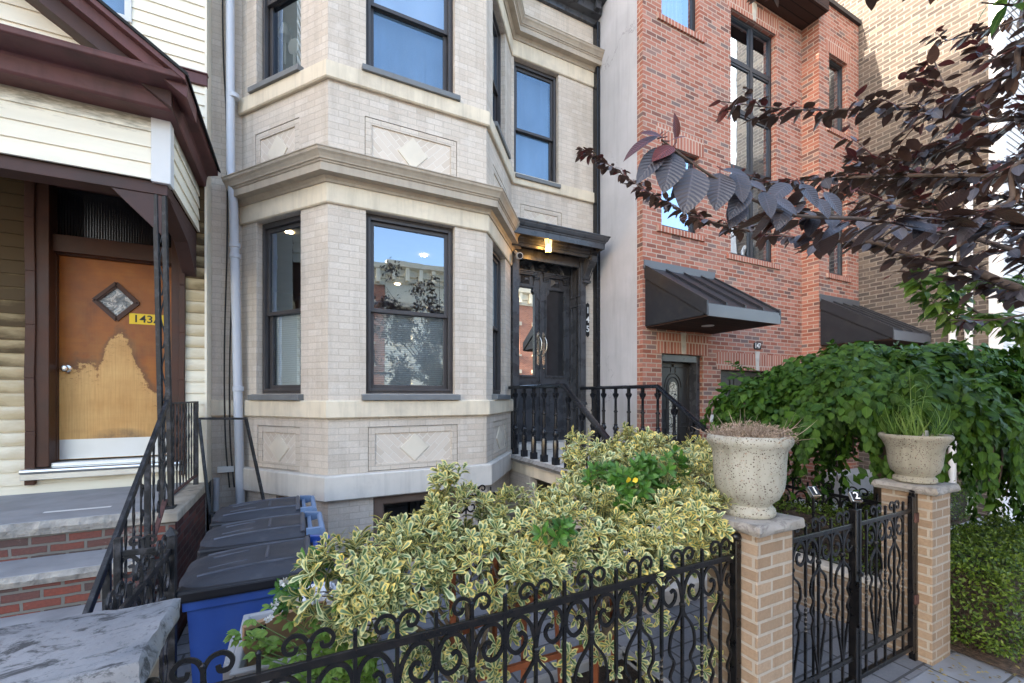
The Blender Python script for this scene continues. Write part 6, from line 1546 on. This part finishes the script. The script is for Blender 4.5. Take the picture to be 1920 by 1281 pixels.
for k in range(16):
    a = 2*PI*k/16+rp.uniform(-.15,.15); b = TC+Vector((0,0,rp.uniform(1.8,2.2))); e = dome(a,.98)
    e = e+Vector((-.1*math.cos(a),-.1*math.sin(a),-.10)); Q = catmull([b, dome(a,.5)+Vector((0,0,-.32)), e, e+Vector((0,0,-skirt(a)*.8))],5); m.tube(Q, [.022-.018*i/len(Q) for i in range(len(Q))], 6)
m.build('trunk', M['bark'], o, smooth=60)

# boxwood hedges
def hedge(name, x0, x1, y0, y1, z0, z1, n, lab, seed, L=.026, grp=None, cat='hedge'):
    rp.seed(seed); o = thing(name, ((x0+x1)/2,(y0+y1)/2,z0), lab, cat, grp); m = MB(); c = Vector(((x0+x1)/2,(y0+y1)/2,(z0+z1)/2)); hx,hy,hz = (x1-x0)/2,(y1-y0)/2,(z1-z0)/2
    for i in range(n):
        f = rp.random(); w_ = [hx*hz, hy*hz, hx*hy*1.2]; t = f*sum(w_)
        u, v = rp.uniform(-1,1), rp.uniform(-1,1); s = -1 if rp.random() < .72 else 1
        if t < w_[0]: nrm = Vector((0,s,0)); p = Vector((u*hx,s*hy,v*hz))
        elif t < w_[0]+w_[1]: nrm = Vector((s,0,0)); p = Vector((s*hx,u*hy,v*hz))
        else: nrm = Vector((0,0,1)); p = Vector((u*hx,v*hy,hz))
        e = max(abs(p.x)/hx-.7,0)**2+max(abs(p.z)/hz-.6,0)**2*.8+max(abs(p.y)/hy-.6,0)**2*.6
        p = p*(1-.35*e); q = c+p
        bump_ = .08*noise.noise(q*4.)+.05*noise.noise(q*9.)+.03*noise.noise(q*22.); q += nrm*(bump_-rp.random()**2*.09)+rv()*.012
        if rp.random() < .05: q += nrm*rp.uniform(.02,.09)
        if q.z < z0+.06 and rp.random() < .6: continue
        m.leaf(q, nrm*.5+rv()+Vector((0,0,.35)), nrm+rv()*.8, L*rp.uniform(.7,1.3), L*.55, .2, .3, 2, 2)
    m.build('foliage', M['leaf_hedge'], o, recalc=False)
    k = MB(); bm = bmesh.new(); bmesh.ops.create_cube(bm, size=2.); bmesh.ops.subdivide_edges(bm, edges=bm.edges, cuts=9, use_grid_fill=True)
    for vv in bm.verts:
        p = Vector((vv.co.x*hx,vv.co.y*hy,vv.co.z*hz)); e = max(abs(vv.co.x)-.7,0)**2+max(abs(vv.co.z)-.6,0)**2*.8+max(abs(vv.co.y)-.6,0)**2*.6
        p = p*(1-.35*e)*.86; p += .05*noise.noise_vector(c+p*6.); vv.co = c+p
    k.add([vv.co.copy() for vv in bm.verts], [tuple(x.index for x in f.verts) for f in bm.faces]); bm.free(); t = k
    for i in range(60):
        b = c+Vector((rp.uniform(-.9,.9)*hx,rp.uniform(-1,.2)*hy,-hz)); t.tube([b, b+Vector((rp.uniform(-.1,.1),rp.uniform(-.15,.05),rp.uniform(.1,.3)))], [.005,.002], 4)
    k.build('dark_core_stems', M['soil'], o, smooth=60)  # solid dark core added inside to block see-through, plus short stems
hedge('box_hedge', 4.46, 6.6, 1.12, 1.80, GZ+.01, .80, 17000, 'clipped small leaved box hedge beside the right brick pillar', 71, .031)
hedge('box_hedge', 4.32, 4.62, 1.8, 3.5, .52, .98, 5200, 'row of small box bushes behind the gate above the brick retaining wall', 72, .03)
hedge('ground_cover', 6.6, 9.7, 2.75, 3.35, GZ+.01, .62, 6500, 'low dark hedge by the party wall beyond the concrete path', 73, .035)
# leaf litter on the pavement
rp.seed(81); m = MB()
for i in range(420):
    x = 3.6+rp.random()*3.2; y = 1.02+rp.gauss(0,.10)-.05*(x-4); 
    if x < 4.3: y = 1.22+rp.gauss(0,.09)
    m.leaf((x,y,GZ+.018+rp.random()*.01), (rp.uniform(-1,1),rp.uniform(-1,1),.1), Vector((0,0,1))+rv()*.4, rp.uniform(.02,.045), .018, .2, .5, 2, 0)
o = m.build('leaf_litter', M['litter'], recalc=False, kind='stuff'); 

# ------------------------------------------------------------------ purple plum tree, trunk out of frame to the right
rp.seed(91)
o = thing('plum_tree', (3.25,-.55,GZ), 'purple leaved plum tree whose boughs reach in from the right', 'tree'); PLUM = o
lm, lr, tw, br = MB(), MB(), MB(), MB()
def pleaf(p, d, L, red=False):
    d = (d+Vector((0,0,-.45))+rv()*.4).normalized(); n = Vector((0,0,1))+rv()*.45; L *= .92 if CB*p.x+CA*p.y < 2.1 else 1.05
    q = p+d*L*.14; tw.tube([p, q], .0009, 3, cap=False)
    (lr if red else lm).leaf(q, d, n, L, L*rp.uniform(.46,.56), .12, rp.uniform(.1,.5), 5, 0)
def bough(pts, r0, r1, L, dens=.030, twig=.11, tl=(.10,.30), tipred=.3, flat=.5, leafy=(0.,1.)):
    C = catmull(pts, 8); n = len(C); br.tube(C, [r0+(r1-r0)*i/(n-1) for i in range(n)], 8)
    acc = tacc = 0.; side = 1; tot = sum((C[i+1]-C[i]).length for i in range(n-1)); s = 0.
    for i in range(n-1):
        t = (C[i+1]-C[i]); l = t.length; t = t/l; acc += l; tacc += l; s += l
        if not leafy[0] <= s/tot <= leafy[1]: continue
        while acc > dens:
            acc -= dens; p = C[i].lerp(C[i+1], rp.random()); side = -side
            pleaf(p, t*.6+t.cross(Vector((0,0,1)))*side*.9+rv()*.3, L*rp.uniform(.7,1.15), s/tot > 1-tipred*.3 and rp.random() < .6)
        while tacc > twig:
            tacc -= twig; p = C[i].copy(); sd = t.cross(Vector((0,0,1))).normalized()*rp.choice((-1,1))
            d = (t*.75+sd*rp.uniform(.3,1.)+Vector((0,0,rp.uniform(-.45,.7)*(1-flat)+.12))).normalized(); ln = rp.uniform(*tl)*(1-.35*s/tot)
            T = [p+d*ln*k/6+Vector((0,0,-.05*ln*(k/6)**2*3)) for k in range(7)]; tw.tube(T, [.0035-.0025*k/6 for k in range(7)], 5)
            sd2 = 1
            for k in range(1,7):
                for _ in range(2 if k%2 else 1):
                    sd2 = -sd2; pleaf(T[k]+rv()*.008, d*.6+d.cross(Vector((0,0,1)))*sd2*.9+rv()*.3, L*rp.uniform(.6,1.1), k >= 5 and rp.random() < tipred)
br.tube(catmull([(3.25,-.55,0),(3.28,-.52,.9),(3.22,-.5,1.7),(3.15,-.42,2.3)],6), [.085-.0012*i for i in range(19)], 12)
FK = Vector((3.15,-.42,2.25))
B = lambda *q: [FK]+[U(*a) for a in q]
bough(B((1990,555,1.75),(1900,538,1.75),(1810,502,1.8),(1735,488,1.85),(1640,455,2.0),(1540,452,2.15)), .022, .009, .085, .030, .075, (.10,.30), .1, .5, (.22,1.))
bough([U(1540,452,2.15),U(1450,440,2.3),U(1370,425,2.45),U(1290,400,2.75),U(1215,360,3.0),U(1150,315,3.2),U(1085,275,3.4)], .008, .003, .075, .034, .10, (.08,.22), .35)
bough(B((2010,420,1.3),(1850,425,1.25),(1700,420,1.2),(1560,405,1.15),(1450,385,1.05)), .007, .003, .095, .030, .12, (.06,.16), .1, .7, (.22,1.))
bough(B((2000,330,2.0),(1850,330,2.1),(1700,330,2.2),(1560,335,2.35),(1420,345,2.6)), .016, .005, .085, .030, .075, (.12,.40), .25, .3, (.22,1.))
bough(B((2000,240,1.9),(1850,225,2.0),(1720,205,2.1),(1600,205,2.25),(1480,205,2.4),(1350,190,2.55)), .014, .003, .085, .038, .11, (.10,.30), .3, .4, (.22,1.))
bough([U(1850,330,2.1),U(1800,230,2.2),U(1770,160,2.3),U(1750,110,2.4)], .008, .003, .085, .04, .11, (.10,.28), .6, .3)
bough(B((2000,90,1.7),(1900,140,1.8),(1830,160,1.9),(1760,210,2.0),(1690,250,2.1)), .012, .004, .085, .038, .09, (.10,.30), .3, .4, (.22,1.))
bough(B((1990,300,1.6),(1890,380,1.65),(1790,400,1.7),(1690,390,1.8),(1600,380,1.9)), .012, .004, .085, .030, .075, (.12,.36), .1, .4, (.22,1.))
bough(B((1990,470,1.9),(1900,440,2.0),(1790,400,2.2),(1680,350,2.4),(1590,290,2.6)), .012, .004, .08, .030, .075, (.12,.38), .2, .3, (.22,1.))
bough(B((2000,-40,1.5),(1850,-60,1.5),(1700,-55,1.55),(1560,-45,1.6),(1430,-40,1.7)), .014, .005, .085, .05, .13, (.08,.2), .1, .6, (.22,1.))
bough(B((1990,600,2.0),(1930,590,2.1),(1860,600,2.2),(1780,600,2.35)), .008, .003, .07, .07, .20, (.05,.12), .1, .5, (.6,1.))
bough(B((2000,200,2.2),(1900,235,2.3),(1800,270,2.45),(1700,300,2.6),(1610,285,2.8)), .012, .004, .085, .030, .075, (.12,.40), .3, .25, (.22,1.))
bough(B((2000,400,2.3),(1900,375,2.4),(1800,350,2.5),(1690,330,2.7),(1580,345,2.9)), .012, .004, .085, .030, .075, (.12,.36), .2, .3, (.22,1.))
bough(B((2000,500,1.5),(1900,470,1.5),(1800,440,1.5),(1700,430,1.5),(1600,420,1.55)), .012, .004, .085, .04, .10, (.10,.26), .1, .5, (.22,1.))
bough(B((2000,150,2.4),(1930,130,2.5),(1870,110,2.6),(1820,70,2.7)), .010, .003, .085, .038, .10, (.12,.3), .4, .3, (.22,1.))
bough(B((2000,60,2.3),(1920,120,2.4),(1850,190,2.5),(1790,250,2.6),(1720,290,2.7)), .010, .003, .085, .036, .08, (.12,.34), .4, .3, (.22,1.))
bough(B((2000,-20,2.6),(1920,30,2.7),(1840,60,2.8),(1760,80,2.9)), .010, .003, .085, .045, .12, (.10,.26), .4, .3, (.22,1.))
bough(B((2000,260,2.8),(1900,300,2.9),(1800,320,3.0),(1700,310,3.1)), .010, .003, .085, .036, .08, (.12,.34), .3, .3, (.22,1.))
# the near twig with its big leaves, hung one by one
NT_ = [U(1500,405,1.02),U(1420,378,.95),U(1350,340,.90),U(1290,300,.88),U(1240,262,.87)]
br.tube(catmull([U(1620,410,1.12)]+NT_,6), [.0045-.0025*i/30 for i in range(31)], 7)
def bigleaf(px, py, d, ex_, ey_, L, Wf=.52, red=False, facing=(-.35,-.75,.55), curl=.35):
    a = U(px,py,d); b = U(ex_,ey_,d-.03); (lr if red else lm).leaf(a, b-a, Vector(facing), L or (b-a).length, (L or (b-a).length)*Wf, .16, curl, 7, 0)
    tw.tube([a+(a-b).normalized()*.012+Vector((0,0,.006)), a], .0014, 5)
for q in ((1262,288,.87,1248,352,0,.66),(1300,316,.88,1288,392,0,.70),(1350,325,.90,1348,386,0,.72),(1246,276,.87,1195,332,0,.42),(1378,322,.92,1400,372,0,.62),(1300,322,.9,1260,365,0,.35),(1400,352,.93,1372,402,0,.5),(1430,360,.95,1452,402,0,.6),(1452,372,.98,1500,396,0,.5),(1470,375,1.0,1462,425,0,.55),(1500,345,1.05,1540,382,0,.6),(1480,345,1.02,1440,372,0,.5),(1530,372,1.05,1560,404,0,.6),(1400,340,.95,1440,352,0,.5),(1355,318,.9,1405,322,0,.42),(1390,380,.95,1372,420,0,.6),(1545,360,1.1,1585,398,0,.55)): bigleaf(*q)
bigleaf(1235,255,.87,1168,275,0,.30,True,(-.2,-.6,.8),.6); bigleaf(1243,258,.87,1205,240,0,.4,True); bigleaf(1262,275,.87,1225,292,0,.5,True); bigleaf(1240,258,.87,1262,235,0,.3,True); bigleaf(1268,262,.95,1270,210,0,.42,True); bigleaf(1255,265,.88,1285,250,0,.35,True)
# the rest of the crown stands behind and above the lens
CLU = [Vector((2.7+v.x*1.5,-1.5+v.y*1.1,3.8+v.z*1.6)) for v in [rv()*rp.random()**.45 for _ in range(70)]]
for i in range(6000):
    p = CLU[i%70]+rv()*rp.random()*.30
    if CB*p.x+CA*p.y > .15 or (p-Vector((0,0,2.05))).length < .9: continue
    pleaf(p, rv(), .095)
for k in range(9):
    e = Vector((2.7+1.2*math.cos(k*.7),-1.5-.9*abs(math.sin(k*1.1)),3.4+.25*k)); br.tube(catmull([FK,FK.lerp(e,.5)+Vector((0,0,.2)),e],5), [.022-.0018*i for i in range(11)], 7)
lm.build('crown', M['leaf_plum'], o, recalc=False, smooth=80); lr.build('young_leaves', M['leaf_plum_red'], o, recalc=False, smooth=80)
tw.build('twig', M['twig_red'], o, smooth=60); br.build('trunk', M['bark'], o, smooth=60)

# green leaved cherry, also rooted to the right of the frame
rp.seed(95); o = thing('cherry_tree', (4.6,.25,GZ), 'green leaved cherry whose low sprays hang in front of the white downpipes', 'tree'); lm, lr, tw, br = MB(), MB(), MB(), MB()
def pleaf(p, d, L, red=False):
    d = (d+Vector((0,0,-.55))+rv()*.4).normalized(); lm.leaf(p, d, Vector((0,0,1))+rv()*.5, L, L*rp.uniform(.34,.42), .18, rp.uniform(.3,.9), 4, 0)
CK = Vector((4.55,.3,2.35)); br.tube(catmull([(4.6,.25,0),(4.62,.27,1.2),CK],6), [.05-.0015*i for i in range(13)], 10)
bough([CK,U(2000,640,2.7),U(1920,612,2.65),U(1840,590,2.6),U(1780,545,2.6),U(1735,510,2.6)], .012, .003, .125, .020, .07, (.08,.20), .0, .5, (.35,1.))
bough([CK,U(2010,560,2.8),U(1930,545,2.8),U(1880,530,2.8),U(1830,525,2.8)], .012, .003, .125, .022, .065, (.10,.26), .0, .5, (.22,1.))
bough([U(1840,590,2.6),U(1800,600,2.55),U(1760,570,2.5),U(1720,530,2.5)], .005, .002, .12, .022, .08, (.06,.14), 0, .5)
bough([CK,U(1990,20,2.2),U(1900,10,2.2),U(1840,5,2.2)], .012, .003, .115, .05, .16, (.08,.18), .0, .5, (.6,1.))
lm.build('crown', M['leaf_cherry'], o, recalc=False, smooth=80); tw.build('twig', M['twig_red'], o, smooth=60); br.build('trunk', M['bark'], o, smooth=60)
for i in range(0): pass
